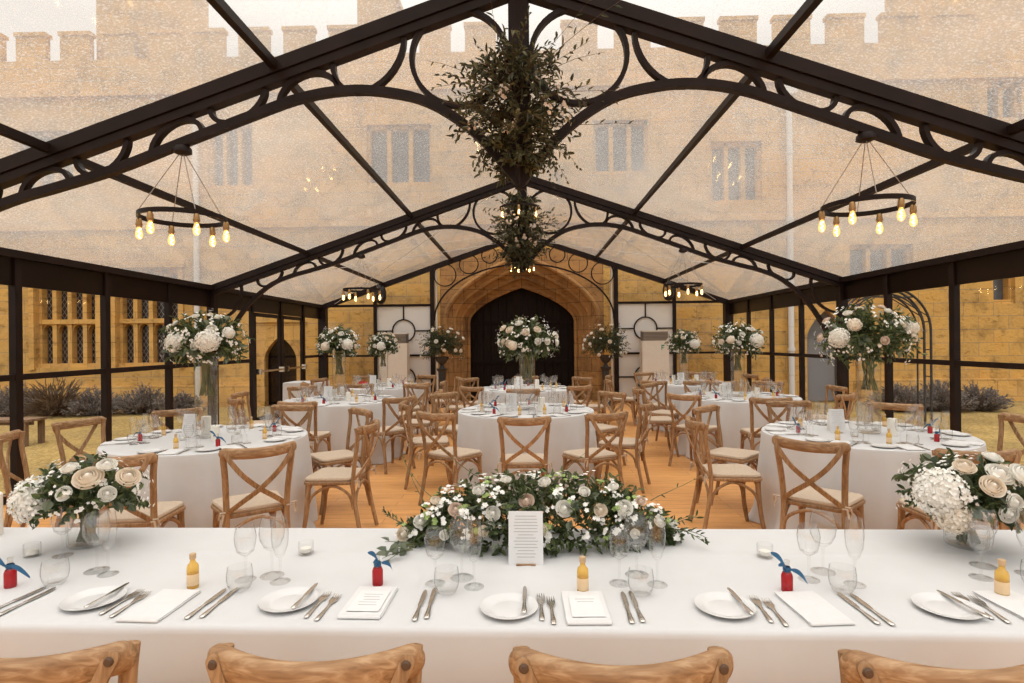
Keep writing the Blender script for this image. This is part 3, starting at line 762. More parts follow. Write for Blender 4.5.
# ---- long front table cloth
def front_cloth():
    m = MB(); prof = [(2.345, 0.004), (2.345, .25), (2.345, .5), (2.345, .72), (2.342, .745), (2.330, TOP)]
    ny = 56
    prof += [(2.330 - (2.330 - 1.525) * k / ny, TOP) for k in range(1, ny + 1)]
    prof += [(1.517, TOP - .003), (1.511, TOP - .010), (1.509, .735), (1.509, .68), (1.510, .62), (1.53, .56), (1.63, .48), (1.66, .40), (1.665, .2), (1.668, .004)]
    nu = 180; n = len(prof) - 1
    def f(u, v):
        x = -2.75 + 5.5 * u; y, z = prof[int(round(v * n))]
        if z >= TOP - 1e-4:
            z += .0025 * math.exp(-((y - 2.06) / .010) ** 2) + .002 * math.exp(-((x - .005) / .018) ** 2) + .002 * math.exp(-((x + .35 * (y - 1.5) - 1.45) / .02) ** 2) + .0012 * math.exp(-((x + 1.35 - .3 * (y - 1.5)) / .02) ** 2)
        elif y < 1.7: y += .010 * sin(7 * x + .6) * min(1, (TOP - z) * 5) + .006 * sin(19 * x) * min(1, (TOP - z) * 3)
        else: y += .012 * sin(9 * x) * min(1, (TOP - z) * 3)
        return (x, y + FY * x, z)
    m.grid(f, nu, n)
    for s in (0, nu):      # cloth hanging at both table ends
        ends = [s * (n + 1) + k for k in range(n + 1)]; m.f.append(tuple(ends if s == 0 else ends[::-1]))
    o = m.obj('tablecloth', 'linen'); tag(o, 'long white cloth over the front dining table facing the room', 'tablecloth')
front_cloth()

# ================================================================== flowers
def leaf(m, p, d, L, w, rng, cup=.12):
    d = d.normalized(); s = d.cross(Vector((rng.gauss(0, 1), rng.gauss(0, 1), rng.gauss(0, 1))))
    if s.length < 1e-5: return
    s.normalize(); n = s.cross(d)
    if n.z < 0: n = -n
    a = p + d * L * .35; b = p + d * L * .72 - n * L * .04; t = p + d * L - n * L * .14
    h = n * w * cup * 3
    v = [p, a + s * w * .5 + h, b + s * w * .38 + h * .6, t, b - s * w * .38 + h * .6, a - s * w * .5 + h]
    m.add(v, [(0, 1, 2, 3), (0, 3, 4, 5)])
def spray(ml, ms, p, d, L, n, lL, lW, rng, droop=.3, r=.0022, spread=.7):
    p = Vector(p); d = Vector(d).normalized(); pts = [p.copy()]; N = 6
    for k in range(N):
        d = (d + Vector((rng.gauss(0, .10), rng.gauss(0, .10), rng.gauss(0, .08) - droop / N))).normalized(); p = p + d * L / N; pts.append(p.copy())
    if ms is not None: ms.tube(pts, r, 4, scale=[1 - .6 * k / N for k in range(N + 1)])
    for i in range(n):
        t = (i + .6) / n * N * .98; k = min(N - 1, int(t)); q = pts[k].lerp(pts[k + 1], t - k); dd = (pts[k + 1] - pts[k]).normalized()
        o = Vector((rng.gauss(0, 1), rng.gauss(0, 1), rng.gauss(0, 1))); o = (o - dd * o.dot(dd)).normalized()
        leaf(ml, q, dd * (1 - spread * .5) + o * spread, lL * rng.uniform(.65, 1.2), lW * rng.uniform(.7, 1.2), rng)
    return pts
BL = {}
def bloom_meshes():
    rng = random.Random(5)
    for v in range(3):
        m = MB()
        m.lathe([(.001, .62), (.10, .60), (.20, .50), (.26, .34), (.26, .1), (.18, -.1), (.001, -.2)], 12)
        for n, r0, r1, rt, h0, h1 in ((3, .16, .32, .20, -.10, .66), (4, .20, .46, .36, -.14, .66), (5, .24, .62, .54, -.18, .58), (5, .26, .80, .78, -.20, .44), (6, .28, .92, 1.0, -.22, .22)):
            for k in range(n):
                ph = 2 * pi * (k + rng.uniform(-.12, .12)) / n + v + r1 * 5; wd = pi / n * 1.45; dz = rng.uniform(-.04, .04)
                def f(a, t):
                    s = a * 2 - 1; tt = t * (1 - .22 * s * s)
                    rr = r0 + (r1 - r0) * sin(min(1, tt / .72) * pi / 2) + (rt - r1) * max(0, (tt - .6) / .4) ** 1.3
                    z = h0 + (h1 + dz - h0) * tt ** 1.2 - .06 * max(0, (tt - .75) / .25)
                    an = ph + s * wd * (.30 + .70 * min(1, tt * 1.3))
                    return (rr * cos(an), rr * sin(an), z)
                m.grid(f, 6, 6)
        BL['rose%d' % v] = m
    m = MB(); m.lathe([(.001, .78), (.33, .62), (.6, .36), (.70, 0), (.62, -.32), (.36, -.55), (.001, -.6)], 16)
    N = 150
    for k in range(N):
        z = 1 - 1.45 * (k + .5) / N; r = math.sqrt(max(0, 1 - z * z)); a = k * 2.39996
        c = Vector((r * cos(a), r * sin(a), z)); nrm = c.copy(); c = c * rng.uniform(.80, 1.03); x = nrm.orthogonal().normalized(); y = nrm.cross(x)
        b0 = rng.uniform(0, 6)
        for q in range(4):
            an = b0 + q * pi / 2; d = x * cos(an) + y * sin(an); e = x * -sin(an) + y * cos(an); s_ = .17
            m.add([c, c + d * s_ * .55 + e * s_ * .55 + nrm * .10, c + d * s_ * 1.1 + nrm * .05, c + d * s_ * .55 - e * s_ * .55 + nrm * .02], [(0, 1, 2), (0, 2, 3)])
    BL['hydrangea'] = m
bloom_meshes()
BLM = {}
def bloom_mesh(kind, mat):
    if (kind, mat) not in BLM: BLM[(kind, mat)] = BL[kind].mesh(kind, mat)
    return BLM[(kind, mat)]
def blossom(m, c, nrm, s, rng):
    nrm = nrm.normalized(); x = nrm.orthogonal().normalized(); y = nrm.cross(x); b0 = rng.uniform(0, 6)
    for q in range(5):
        an = b0 + q * 2 * pi / 5; d = x * cos(an) + y * sin(an); e = x * -sin(an) + y * cos(an)
        m.add([c, c + d * s * .6 + e * s * .42 + nrm * s * .2, c + d * s * 1.05 + nrm * s * .15, c + d * s * .6 - e * s * .42 + nrm * s * .2], [(0, 1, 2, 3)])
def put_bloom(root, kind, mat, p, nrm, s, rng, nm):
    o = link(nm, bloom_mesh(kind, mat), root); o.location = p
    q = Vector(nrm).normalized().to_track_quat('Z', 'Y'); o.rotation_mode = 'QUATERNION'
    q2 = Euler((0, 0, rng.uniform(0, 6.28))).to_quaternion(); o.rotation_quaternion = q @ q2; o.scale = (s, s, s * rng.uniform(.85, 1.05))
    return o
def rdir(rng, zmin=-.3):
    while True:
        v = Vector((rng.uniform(-1, 1), rng.uniform(-1, 1), rng.uniform(-1, 1)))
        if .1 < v.length < 1 and v.normalized().z > zmin: return v.normalized()
def arrangement(label, loc, rad, seed, nsp=70, nleaf=9, lL=.045, lW=.018, roses=(), hyd=(), nblos=60, stems=None, group=None, leafm='leaf', zmin=-.3, long=6, name='flower_arrangement', core=.35, bs=.011, cat='flowers', accents=True, blosmat='petal_white'):
    """loc = centre of the flower head; rad = its half sizes"""
    rng = random.Random(seed); t = thing(name, label, cat, loc, 0, group)
    ml = MB(); ms = MB(); rad = Vector(rad)
    for i in range(nsp):
        d = rdir(rng, zmin); p = Vector((d.x * rad.x, d.y * rad.y, d.z * rad.z)) * core * rng.uniform(.3, 1)
        L = Vector((d.x * rad.x, d.y * rad.y, d.z * rad.z)).length * rng.uniform(.55, .80)
        spray(ml, ms, p, Vector((d.x * rad.x, d.y * rad.y, d.z * rad.z)), L, nleaf, lL, lW, rng, droop=.25)
    for i in range(long):
        d = rdir(rng, .05); L = Vector((d.x * rad.x, d.y * rad.y, d.z * rad.z)).length * rng.uniform(1.05, 1.3)
        spray(ml, ms, (0, 0, 0), Vector((d.x * rad.x, d.y * rad.y, d.z * rad.z)), L, nleaf + 4, lL * .8, lW * .7, rng, droop=.2)
    ml.obj('foliage', leafm, t); ms.obj('twigs', 'stem', t)
    if accents:
        me_ = MB()
        for i in range(max(4, nsp // 9)):
            d = rdir(rng, zmin); v = Vector((d.x * rad.x, d.y * rad.y, d.z * rad.z))
            spray(me_, None, v * .4, v, v.length * .55, 6, lL * 1.1, lL * .75, rng)
        me_.obj('eucalyptus_leaves', 'euc', t)
    mb = MB()
    for i in range(nblos):
        d = rdir(rng, zmin); v = Vector((d.x * rad.x, d.y * rad.y, d.z * rad.z)) * rng.uniform(.85, 1.08)
        for q in range(3):
            blossom(mb, v + Vector((rng.gauss(0, bs), rng.gauss(0, bs), rng.gauss(0, bs))), d, bs * rng.uniform(.7, 1.2), rng)
    if nblos: mb.obj('small_blossoms', blosmat, t)['kind'] = 'stuff'
    for (dx, dy, dz, s, mat) in roses:
        d = Vector((dx, dy, dz)); v = Vector((dx * rad.x, dy * rad.y, dz * rad.z))
        put_bloom(t, 'rose%d' % rng.randrange(3), mat, v, Vector((dx / rad.x, dy / rad.y, dz / rad.z)).normalized() + Vector((0, -.25, .15)), s, rng, 'rose')
    for (dx, dy, dz, s, mat) in hyd:
        put_bloom(t, 'hydrangea', mat, (dx * rad.x, dy * rad.y, dz * rad.z), Vector((dx, dy - .2, dz + .2)), s, rng, 'hydrangea')
    if stems:
        m = MB(); zb, rv = stems
        for i in range(26):
            a = rng.uniform(0, 6.28); b = a + rng.uniform(1.8, 3.2); r0 = rng.uniform(.3, 1) * rv; r1 = rng.uniform(.4, 1) * rv * .9
            m.tube([(r0 * cos(a), r0 * sin(a), 0), (r0 * .6 * cos((a + b) / 2), r0 * .6 * sin((a + b) / 2), zb * .5), (r1 * cos(b), r1 * sin(b), zb)], .0045, 5)
        m.obj('flower_stems', 'stem', t)
    return t

def auto_roses(rng, n, smin, smax, mats, zmin=-.2, front=True):
    out = []
    pts = []
    tries = 0
    while len(out) < n and tries < 4000:
        tries += 1
        d = rdir(rng, zmin)
        if front and d.y > .35: continue
        if any((d - q).length < .38 for q in pts): continue
        pts.append(d); k = rng.uniform(.86, 1.0)
        out.append((d.x * k, d.y * k, d.z * k, rng.uniform(smin, smax), rng.choice(mats)))
    return out

def tall_vase(nm, x, y, zc, seed, rad, roses, hyd, leafm='leaf', nsp=130, vz=1.42, dark=False):
    o = MB().lathe([(.001, .002), (.075, .002), (.082, .012), (.085, .3), (.090, vz - TOP), (.086, vz - TOP), (.080, .3), (.077, .02), (.001, .016)], 28).obj('glass_vase', 'vaseglass', None, True, (x, y, TOP))
    tag(o, 'tall clear glass cylinder vase standing on the %s round table' % nm, 'vase', 'tall vases on the round tables')
    arrangement('white and green flowers spreading over the tall vase on the %s round table' % nm, (x, y, zc), rad, seed, nsp=nsp, roses=roses, hyd=hyd, nblos=110, stems=(1.10 - zc, .070), group='tall table arrangements', leafm=leafm, zmin=-.62, lL=.058, lW=.022, long=12)
PW, PC, PB = 'petal_white', 'petal_cream', 'petal_blush'
rg = random.Random(77)
tall_vase('near left', -2.60, 4.64, 1.53, 1, (.315, .30, .25), auto_roses(rg, 9, .032, .042, [PW, PW, PC], -.2), [(.50, -.85, .05, .085, PW), (-.42, -.65, .02, .075, PW), (.85, -.5, .3, .045, PW)])
tall_vase('middle left', -2.48, 7.62, 1.50, 2, (.28, .27, .24), auto_roses(rg, 12, .03, .04, [PW, PW, PC]), [(.62, -.72, .0, .07, PW), (-.35, -.85, -.1, .055, PC)])
tall_vase('far left', -2.49, 10.05, 1.46, 3, (.28, .27, .24), auto_roses(rg, 12, .03, .04, [PW, PC]), [(.1, -.95, .0, .07, PW)])
tall_vase('centre', .02, 6.38, 1.51, 4, (.34, .32, .27), auto_roses(rg, 14, .036, .050, [PW, PW, PC], -.25), [(-.45, -.8, -.15, .05, PC)], nsp=150)
tall_vase('near right', 2.72, 4.64, 1.50, 5, (.36, .33, .28), auto_roses(rg, 13, .034, .045, [PW, PB, PC], -.1), [(-.84, -.42, .05, .074, PW), (.55, -.65, .3, .055, PW), (-.55, -.5, .4, .05, PC)])
tall_vase('middle right', 2.80, 7.68, 1.48, 6, (.34, .30, .25), auto_roses(rg, 11, .03, .04, [PW, PW, PC]), [(.45, -.82, .05, .085, PW), (-.5, -.8, .1, .05, PC)])
tall_vase('far right', 2.78, 10.18, 1.45, 7, (.30, .28, .23), auto_roses(rg, 11, .03, .04, [PW, PC]), [(.4, -.85, -.05, .08, PW)])

# runner along the front table
def runner():
    rng = random.Random(11)
    t = thing('flower_runner', 'long low garland of white roses and greenery along the front table', 'flowers', (.045, 2.175, TOP), FY)
    ml, ms, me_, mb, mg = MB(), MB(), MB(), MB(), MB()
    hw = .52
    def surf(u, d):   # u -1..1 along, d unit direction in yz
        e = max(.05, 1 - abs(u) ** 3.2)
        return Vector((u * hw, d.y * .15 * e, .025 + (d.z if d.z > 0 else d.z * .1) * .222 * e))
    for i in range(520):
        u = rng.uniform(-1, 1); a = rng.uniform(-.1, pi + .1); d = Vector((0, -cos(a), sin(a)))
        p = surf(u, d) * 1; p0 = Vector((p.x * .93, p.y * .45, p.z * .5))
        spray(ml, ms, p0, (p - p0) + Vector((rng.gauss(0, .03) + u * .05, 0, 0)), (p - p0).length * rng.uniform(.8, 1.35), 7, .034, .014, rng, droop=.2, r=.0016)
    for i in range(60):
        u = rng.uniform(-1, 1); a = rng.uniform(.1, pi - .1); d = Vector((0, -cos(a), sin(a))); p = surf(u, d)
        spray(me_, None, p * .8, Vector((rng.gauss(0, .3), d.y, d.z * .6)), .06, 5, .03, .022, rng)
    # grey-green leaves lying on the cloth at the left end
    for i in range(5): spray(me_, ms, (-.45, -.06 - .02 * i, .02), (-1, -.3 - .15 * i, .12), .12, 3, .055, .032, rng, droop=.25)
    for i in range(9): spray(ml, ms, (rng.choice((-.47, .47)), 0, .05), (rng.choice((-1, 1)), rng.uniform(-.8, .8), .35), .16, 9, .028, .008, rng, droop=.35)
    for i in range(170):
        u = rng.uniform(-1, 1); a = rng.uniform(.1, pi - .1); d = Vector((0, -cos(a), sin(a))); p = surf(u, d) * 1.03
        tgt = mg if rng.random() < .3 else mb
        for q in range(4): blossom(tgt, p + Vector((rng.gauss(0, .009), rng.gauss(0, .009), rng.gauss(0, .007))), d + Vector((0, -.1, .1)), rng.uniform(.006, .011), rng)
    # bare twigs standing out of the back edge
    for (x, dx, L) in ((-.10, -.9, .38), (.03, .35, .25), (.43, .9, .24), (-.40, -.85, .30), (-.45, -.4, .2)): spray(mb if False else ml, ms, (x, .06, .14), (dx, .25, .55), L, 3, .02, .006, rng, droop=.1, r=.002)
    ml.obj('foliage', 'leaf', t); ms.obj('twigs', 'stem', t); me_.obj('eucalyptus_leaves', 'euc', t); mb.obj('small_blossoms', 'petal_white', t)['kind'] = 'stuff'; mg.obj('green_blossoms', 'petal_green', t)['kind'] = 'stuff'
    spots = [(-.93, .25, .04, PC, .045), (-.80, .62, .038, PW, .0), (-.55, .68, .040, PB, 0), (-.40, 1.0, .034, PW, 0), (-.30, .55, .040, PW, 0), (-.08, .75, .042, PB, 0), (-.12, .42, .045, PW, 0), (.04, 1.15, .036, PW, 0), (.16, .62, .046, PW, 0), (.02, .30, .030, PC, 0),
             (.30, .95, .032, PW, 0), (.40, .62, .036, PC, 0), (.56, .72, .045, PW, 0), (.68, 1.05, .030, PB, 0), (.80, .65, .034, PW, 0), (-.70, 1.1, .030, PC, 0), (.50, 1.2, .030, PW, 0), (.90, .9, .028, PW, 0), (-.62, .22, .028, PW, 0), (-.36, .28, .030, PC, 0), (.62, .25, .026, PW, 0), (-.22, 1.25, .03, PW, 0)]
    for u, a, s, mat, _ in spots:
        d = Vector((0, -cos(a), sin(a))); p = surf(u, d) * 1.05
        put_bloom(t, 'rose%d' % rng.randrange(3), mat, p, d + Vector((rng.gauss(0, .2), -.2, .1)), s * .70, rng, 'rose')
runner()

# low bowls of flowers at both ends of the front table
def low_bowl(x, y, seed, label, hyd, roses, vlab):
    o = MB().lathe([(.001, .003), (.058, .003), (.066, .012), (.068, .12), (.064, .12), (.060, .016), (.001, .012)], 28).obj('glass_bowl', 'vaseglass', None, True, (x, y, TOP))
    tag(o, vlab, 'vase', 'glass bowls of the low arrangements')
    arrangement(label, (x, y, TOP + .19), (.215, .19, .135), seed, nsp=120, nleaf=9, lL=.038, lW=.018, roses=roses, hyd=hyd, nblos=90, stems=(-.17, .045), zmin=-.35, long=5, bs=.008)
low_bowl(-1.665, 2.15, 21, 'low bowl arrangement of white hydrangea and roses, left end of front table', [(-.62, -.45, .05, .078, PW)],
         [(.45, -.62, .66, .050, PC), (.95, -.35, .60, .042, PC), (.62, -.4, .95, .034, PW), (.05, -.5, .9, .030, PW), (.75, -.6, .25, .030, PW), (.2, -.85, .35, .028, PW)], 'clear glass bowl under the low flowers at the left end of front table')
low_bowl(1.585, 2.12, 22, 'low bowl arrangement of white hydrangea and roses, right end of front table', [(-.74, -.50, .22, .078, PW), (-.60, -.6, -.34, .055, PC)],
         [(.62, -.80, .05, .055, PC), (.05, -.7, .72, .045, PW), (-.2, -.9, .5, .04, PC), (.38, -.75, .70, .048, PW), (.08, -.98, .15, .030, PW), (.0, -.95, -.12, .034, PW), (.85, -.5, .55, .05, PW), (-.35, -.5, .85, .036, PC), (.3, -.2, 1.0, .034, PW)], 'clear glass bowl under the low flowers at the right end of front table')

# pedestal arrangements either side of the doorway
def pedestal(x, side_, seed):
    m = MB().lathe([(.001, 0), (.17, 0), (.17, .05), (.12, .08), (.085, .14), (.075, .5), (.085, .82), (.12, .86), (.13, .90), (.001, .90)], 20)
    t = thing('flower_stand', 'dark urn on a slim pedestal at the %s of the stone doorway' % side_, 'stand', (x, 13.45, 0), 0, 'urn stands by the doorway')
    m.obj('pedestal', 'iron', t)
    MB().lathe([(.001, .90), (.07, .90), (.05, .94), (.035, .98), (.10, 1.04), (.15, 1.12), (.165, 1.18), (.15, 1.18), (.001, 1.10)], 20).obj('urn', 'iron', t)
    rng = random.Random(seed)
    arrangement('round spray of dark foliage dotted with white roses, urn %s of the doorway' % side_, (x, 13.45, 1.42), (.56, .42, .50), seed, nsp=210, nleaf=9, lL=.06, lW=.026, roses=auto_roses(rng, 20, .04, .052, [PW, PC], -.5), nblos=30, leafm='leafdark', zmin=-.6, long=8, group='urn arrangements by the doorway', accents=False)
pedestal(-1.95, 'left', 31); pedestal(1.87, 'right', 32)

# greenery bound round the king posts
def garland(label, x, y, zc, rad, seed, nsp, lL, lW, bot):
    rng = random.Random(seed); t = thing('hanging_garland', label, 'garland', (x, y, zc))
    ml, ms, mb, mtw = MB(), MB(), MB(), MB(); rad = Vector(rad)
    for i in range(nsp):
        h = rng.uniform(-1, 1); wdt = .55 if h < -.3 else 1.0
        if h < -.3: wdt = .30 + .5 * (1 + h) / .7
        if h > .55: wdt = .65
        a = rng.uniform(0, 2 * pi); d = Vector((cos(a), sin(a) * .8, rng.uniform(-.5, .7))).normalized()
        p = Vector((cos(a) * .10 * rad.x * wdt, sin(a) * .10 * rad.y + (-.05 if sin(a) < 0 else .05), h * rad.z * .80))
        spray(ml, ms, p, d, rad.x * wdt * rng.uniform(.35, .85), 11, lL, lW, rng, droop=.35, r=.003)
    for i in range(12):
        a = rng.uniform(0, 2 * pi); d = Vector((cos(a), sin(a) * .5, rng.uniform(-.1, .6)))
        spray(ml, mtw, (0, -.06, rng.uniform(-.3, .5) * rad.z), d, rad.x * rng.uniform(.95, 1.35), 8, lL, lW * .8, rng, droop=.15, r=.003)
    for i in range(7):
        a = rng.uniform(0, 2 * pi)
        spray(ml, ms, (cos(a) * rad.x * .3, -.08, -.2 * rad.z), (cos(a) * .6, -.1, -1), rad.z * rng.uniform(.6, .95), 16, lL * .6, lW, rng, droop=.6, r=.002)
    for i in range(26):
        d = rdir(rng, -.8); v = Vector((d.x * rad.x * .55, d.y * rad.y * .6 - .04, d.z * rad.z * .5))
        for q in range(5): blossom(mb, v + Vector((rng.gauss(0, .02), rng.gauss(0, .02), rng.gauss(0, .02))), d + Vector((0, -.6, 0)), lL * .26, rng)
    ml.obj('foliage', 'olive', t); ms.obj('stems', 'twig', t); mtw.obj('long_twigs', 'twig', t); mb.obj('small_blossoms', 'petal_blush', t)['kind'] = 'stuff'
garland('large olive branch garland bound around the nearest truss post, highest in view', XC - .02, Y1, 3.17, (.66, .42, .52), 51, 270, .062, .021, 0)
garland('smaller dark garland hanging from the second truss post above the doorway', XC - .03, Y2, 3.25, (.62, .45, .66), 52, 240, .085, .028, 0)

# ================================================================== chandeliers
def chandelier(x, y, zcan, zr, label, nb=6, rr=.285, tilt=0, ph=.3, conical=True):
    t = thing('chandelier', label, 'chandelier', (x, y, zr), 0, 'ring chandeliers with filament bulbs')
    m = MB(); h = zcan - zr
    m.lathe([(.001, h + .035), (.045, h + .03), (.062, h + .01), (.064, h - .02), (.03, h - .035), (.001, h - .036)], 20); m.obj('canopy', 'steel', t)
    m = MB(); n = 48
    m.lathe([(rr, -.016), (rr + .006, -.016), (rr + .006, .018), (rr - .006, .018), (rr - .006, -.016), (rr, -.016)], n); m.obj('ring', 'steel', t)
    for k in range(4):
        a = ph + .5 + k * pi / 2
        MB().tube([(.02 * cos(a), .02 * sin(a), h - .03), (rr * cos(a), rr * sin(a), .015)], .0032, 5).obj('cable', 'cable', t)
    for k in range(nb):
        a = ph + 2 * pi * k / nb; c = (rr * cos(a), rr * sin(a), 0)
        s = MB().lathe([(.001, -.012), (.014, -.014), (.020, -.03), (.020, -.05), (.023, -.052), (.023, -.062), (.019, -.066), (.019, -.078), (.001, -.08)], 14, c).obj('lamp_socket', 'brass', t)
        b = MB().lathe([(.013, -.078), (.017, -.090), (.024, -.115), (.026, -.132), (.022, -.152), (.011, -.165), (.001, -.168)], 14, c).obj('bulb', 'bulbglass', s)
        MB().tube([(c[0] + .008 * cos(q), c[1] + .008 * sin(q), -.09 - .011 * j) for j, q in enumerate([0, 2.2, 4.4, .4, 2.6, 4.8, .8])], .0030, 5).obj('filament', 'filament', s)
def m_bulb():
    m, nt, n, l, p = newmat('bulbglass'); n.remove(p)
    e = n.new('ShaderNodeEmission'); e.inputs[0].default_value = (1, .60, .20, 1); e.inputs[1].default_value = 1.6
    t = n.new('ShaderNodeBsdfTransparent'); t.inputs[0].default_value = (1, .9, .72, 1)
    lw = n.new('ShaderNodeLayerWeight'); lw.inputs[0].default_value = .5
    mr_ = n.new('ShaderNodeMapRange'); mr_.inputs['To Min'].default_value = .45; mr_.inputs['To Max'].default_value = .12; l.new(lw.outputs['Facing'], mr_.inputs['Value'])
    mx = n.new('ShaderNodeMixShader'); l.new(mr_.outputs[0], mx.inputs[0]); l.new(t.outputs[0], mx.inputs[1]); l.new(e.outputs[0], mx.inputs[2]); l.new(mx.outputs[0], n['Material Output'].inputs[0])
m_bulb()
chandelier(-2.49, Y1, chz(2.47) - .05, 2.44, 'ring chandelier of filament bulbs hanging from the nearest truss over the near left table')
chandelier(2.44, Y1, chz(2.46) - .05, 2.45, 'ring chandelier of filament bulbs hanging from the nearest truss over the near right table', ph=.75)
chandelier(-2.60, Y2, chz(2.58) - .05, 2.36, 'ring chandelier hanging from the second truss before the left frosted panel', ph=.1)
chandelier(2.50, Y2, chz(2.52) - .05, 2.37, 'ring chandelier hanging from the second truss before the right frosted panel', ph=.5)
chandelier(XC - .05, Y2 - .10, 4.02, 3.60, 'ring chandelier half hidden in the smaller hanging garland', ph=.52, rr=.30)
chandelier(XC - .02, 13.2, RIDGE - .12, 3.28, 'small ring chandelier under the ridge in front of the doorway arch', ph=.9, rr=.26)

# ================================================================== table settings
IM = {}
def item_meshes():
    def glass(prof, nm): IM[nm] = MB().lathe(prof, 24).mesh(nm, 'glass')
    # each glass is bowl, stem and foot
    for k, (hs, rb, hb) in {'large': (.085, .040, .108), 'small': (.080, .034, .093)}.items():
        glass([(.004, hs - .004), (.012, hs + .001), (.026, hs + .012), (rb * .93, hs + .036), (rb, hs + .058), (rb * .93, hs + hb * .78), (rb * .78, hs + hb), (rb * .76, hs + hb), (rb * .91, hs + hb * .77), (rb * .97, hs + .058), (rb * .90, hs + .037), (.024, hs + .014), (.001, hs + .004)], 'bowl_' + k)
        glass([(.005, .004), (.0038, .02), (.0036, hs * .6), (.005, hs - .006), (.007, hs)], 'stem_' + k)
        glass([(.001, 0), (rb * .92, 0), (rb * .94, .0015), (.018, .004), (.006, .008), (.004, .012)], 'foot_' + k)
    glass([(.004, .078), (.014, .086), (.024, .115), (.027, .15), (.0245, .19), (.022, .207), (.0212, .207), (.0236, .19), (.026, .15), (.0225, .115), (.012, .09), (.001, .084)], 'bowl_flute')
    glass([(.005, .004), (.0036, .02), (.0036, .06), (.005, .08)], 'stem_flute')
    glass([(.001, 0), (.030, 0), (.031, .0015), (.015, .004), (.004, .012)], 'foot_flute')
    glass([(.001, .0), (.022, 0), (.029, .006), (.035, .018), (.0385, .036), (.038, .055), (.035, .074), (.0338, .074), (.0368, .055), (.0372, .036), (.0335, .019), (.026, .010), (.001, .008)], 'tumbler')
    glass([(.001, 0), (.024, 0), (.026, .003), (.027, .04), (.026, .045), (.024, .045), (.0245, .010), (.001, .008)], 'candle_cup')
    IM['wax'] = MB().lathe([(.001, .009), (.019, .009), (.019, .022), (.001, .022)], 16).mesh('wax', 'wax')
    IM['pillar'] = MB().lathe([(.001, 0), (.034, 0), (.035, .004), (.035, .136), (.031, .14), (.012, .137), (.001, .136)], 24).mesh('pillar', 'wax')
    IM['wick'] = MB().tube([(0, 0, .135), (.001, 0, .150)], .0013, 5).mesh('wick', 'black')
    IM['plate'] = MB().lathe([(.001, .004), (.046, .004), (.052, .003), (.058, .006), (.080, .0125), (.082, .013), (.082, .0115), (.058, .002), (.050, 0), (.001, .001)], 36).mesh('plate', 'china')
    # napkin folded in three
    m = MB()
    for k, (dx, dy) in enumerate(((0, 0), (.002, .003), (-.001, .005))):
        z0 = k * .0045
        def f(u, v, z0=z0, dx=dx, dy=dy):
            return ((u - .5) * .118 + dx, (v - .5) * .185 + dy, z0 + .0035 + .0012 * sin(9 * u + k) * sin(7 * v))
        m.grid(f, 6, 8)
        m.bx(-.059 + dx, .059 + dx, -.0925 + dy, .0925 + dy, z0, z0 + .003)
    m.tube([(-.059, -.0925, .007), (.059, -.0925, .007)], .007, 8)
    m.v = [(x, y, z * .62) for x, y, z in m.v]; IM['napkin'] = m.mesh('napkin', 'napkin')
    # cutlery, lying along +y from handle end to tip
    def handle(L, w=.0075):
        P = [(0, -L, .004), (0, -L * .97, .004), (0, -L * .8, .004), (0, -L * .4, .004), (0, -L * .08, .004), (0, 0, .004)]
        return MB().sweep([Vector(p) for p in P], [(w * cos(2 * pi * q / 8), .0028 * sin(2 * pi * q / 8)) for q in range(8)], up=(0, 0, 1), scale=[.35, .95, 1.05, .72, .55, .7])
    IM['knife_handle'] = handle(.092).mesh('handle', 'silver'); IM['fork_handle'] = handle(.095, .007).mesh('handle', 'silver')
    m = MB(); out = [(-.0055, 0), (.0055, 0), (.0085, .02), (.009, .075), (.006, .095), (.001, .102), (-.0045, .09), (-.0055, .05)]
    n = len(out); m.v += [(x, y, .0035) for x, y in out] + [(x, y, .0052) for x, y in out]; m.f += [tuple(range(n))[::-1], tuple(range(n, 2 * n))] + [(i, (i + 1) % n, n + (i + 1) % n, n + i) for i in range(n)]
    IM['blade'] = m.mesh('blade', 'silver', False)
    m = MB(); out = [(-.003, -.004), (.003, -.004), (.006, .012), (.0115, .026), (.0125, .038), (-.0125, .038), (-.0115, .026), (-.006, .012)]
    n = len(out); m.v += [(x, y, .003) for x, y in out] + [(x, y, .0055) for x, y in out]; m.f += [tuple(range(n))[::-1], tuple(range(n, 2 * n))] + [(i, (i + 1) % n, n + (i + 1) % n, n + i) for i in range(n)]
    for k in range(4):
        x = -.0105 + k * .007; m.sweep([(x, .036, .0043), (x, .055, .0035), (x, .074, .0065)], rect(.0035, .002), up=(0, 0, 1), scale=[1, 1, .5])
    IM['tines'] = m.mesh('tines', 'silver', False)
    # miniature bottles
    IM['amber'] = MB().lathe([(.001, 0), (.0155, 0), (.0172, .003), (.0172, .062), (.0155, .071), (.009, .078), (.0075, .084), (.0075, .093), (.001, .093)], 18).mesh('bottle', 'amber')
    IM['bcap'] = MB().lathe([(.001, .090), (.0095, .090), (.0098, .104), (.0085, .106), (.001, .106)], 16).mesh('cap', 'cork')
    IM['blabel'] = MB().lathe([(.0174, .010), (.0176, .0105), (.0176, .044), (.0174, .0445)], 18).mesh('label', 'label')
    IM['redb'] = MB().lathe([(.001, 0), (.0155, 0), (.0165, .003), (.0165, .046), (.013, .055), (.001, .055)], 18).mesh('bottle', 'redglass')
    IM['redneck'] = MB().lathe([(.013, .055), (.0075, .062), (.007, .086), (.0085, .087), (.0085, .092), (.001, .092)], 16).mesh('neck', 'bottleglass')
    m = MB()
    m.lathe([(.0095, .058), (.0115, .061), (.0115, .070), (.0095, .073)], 14)
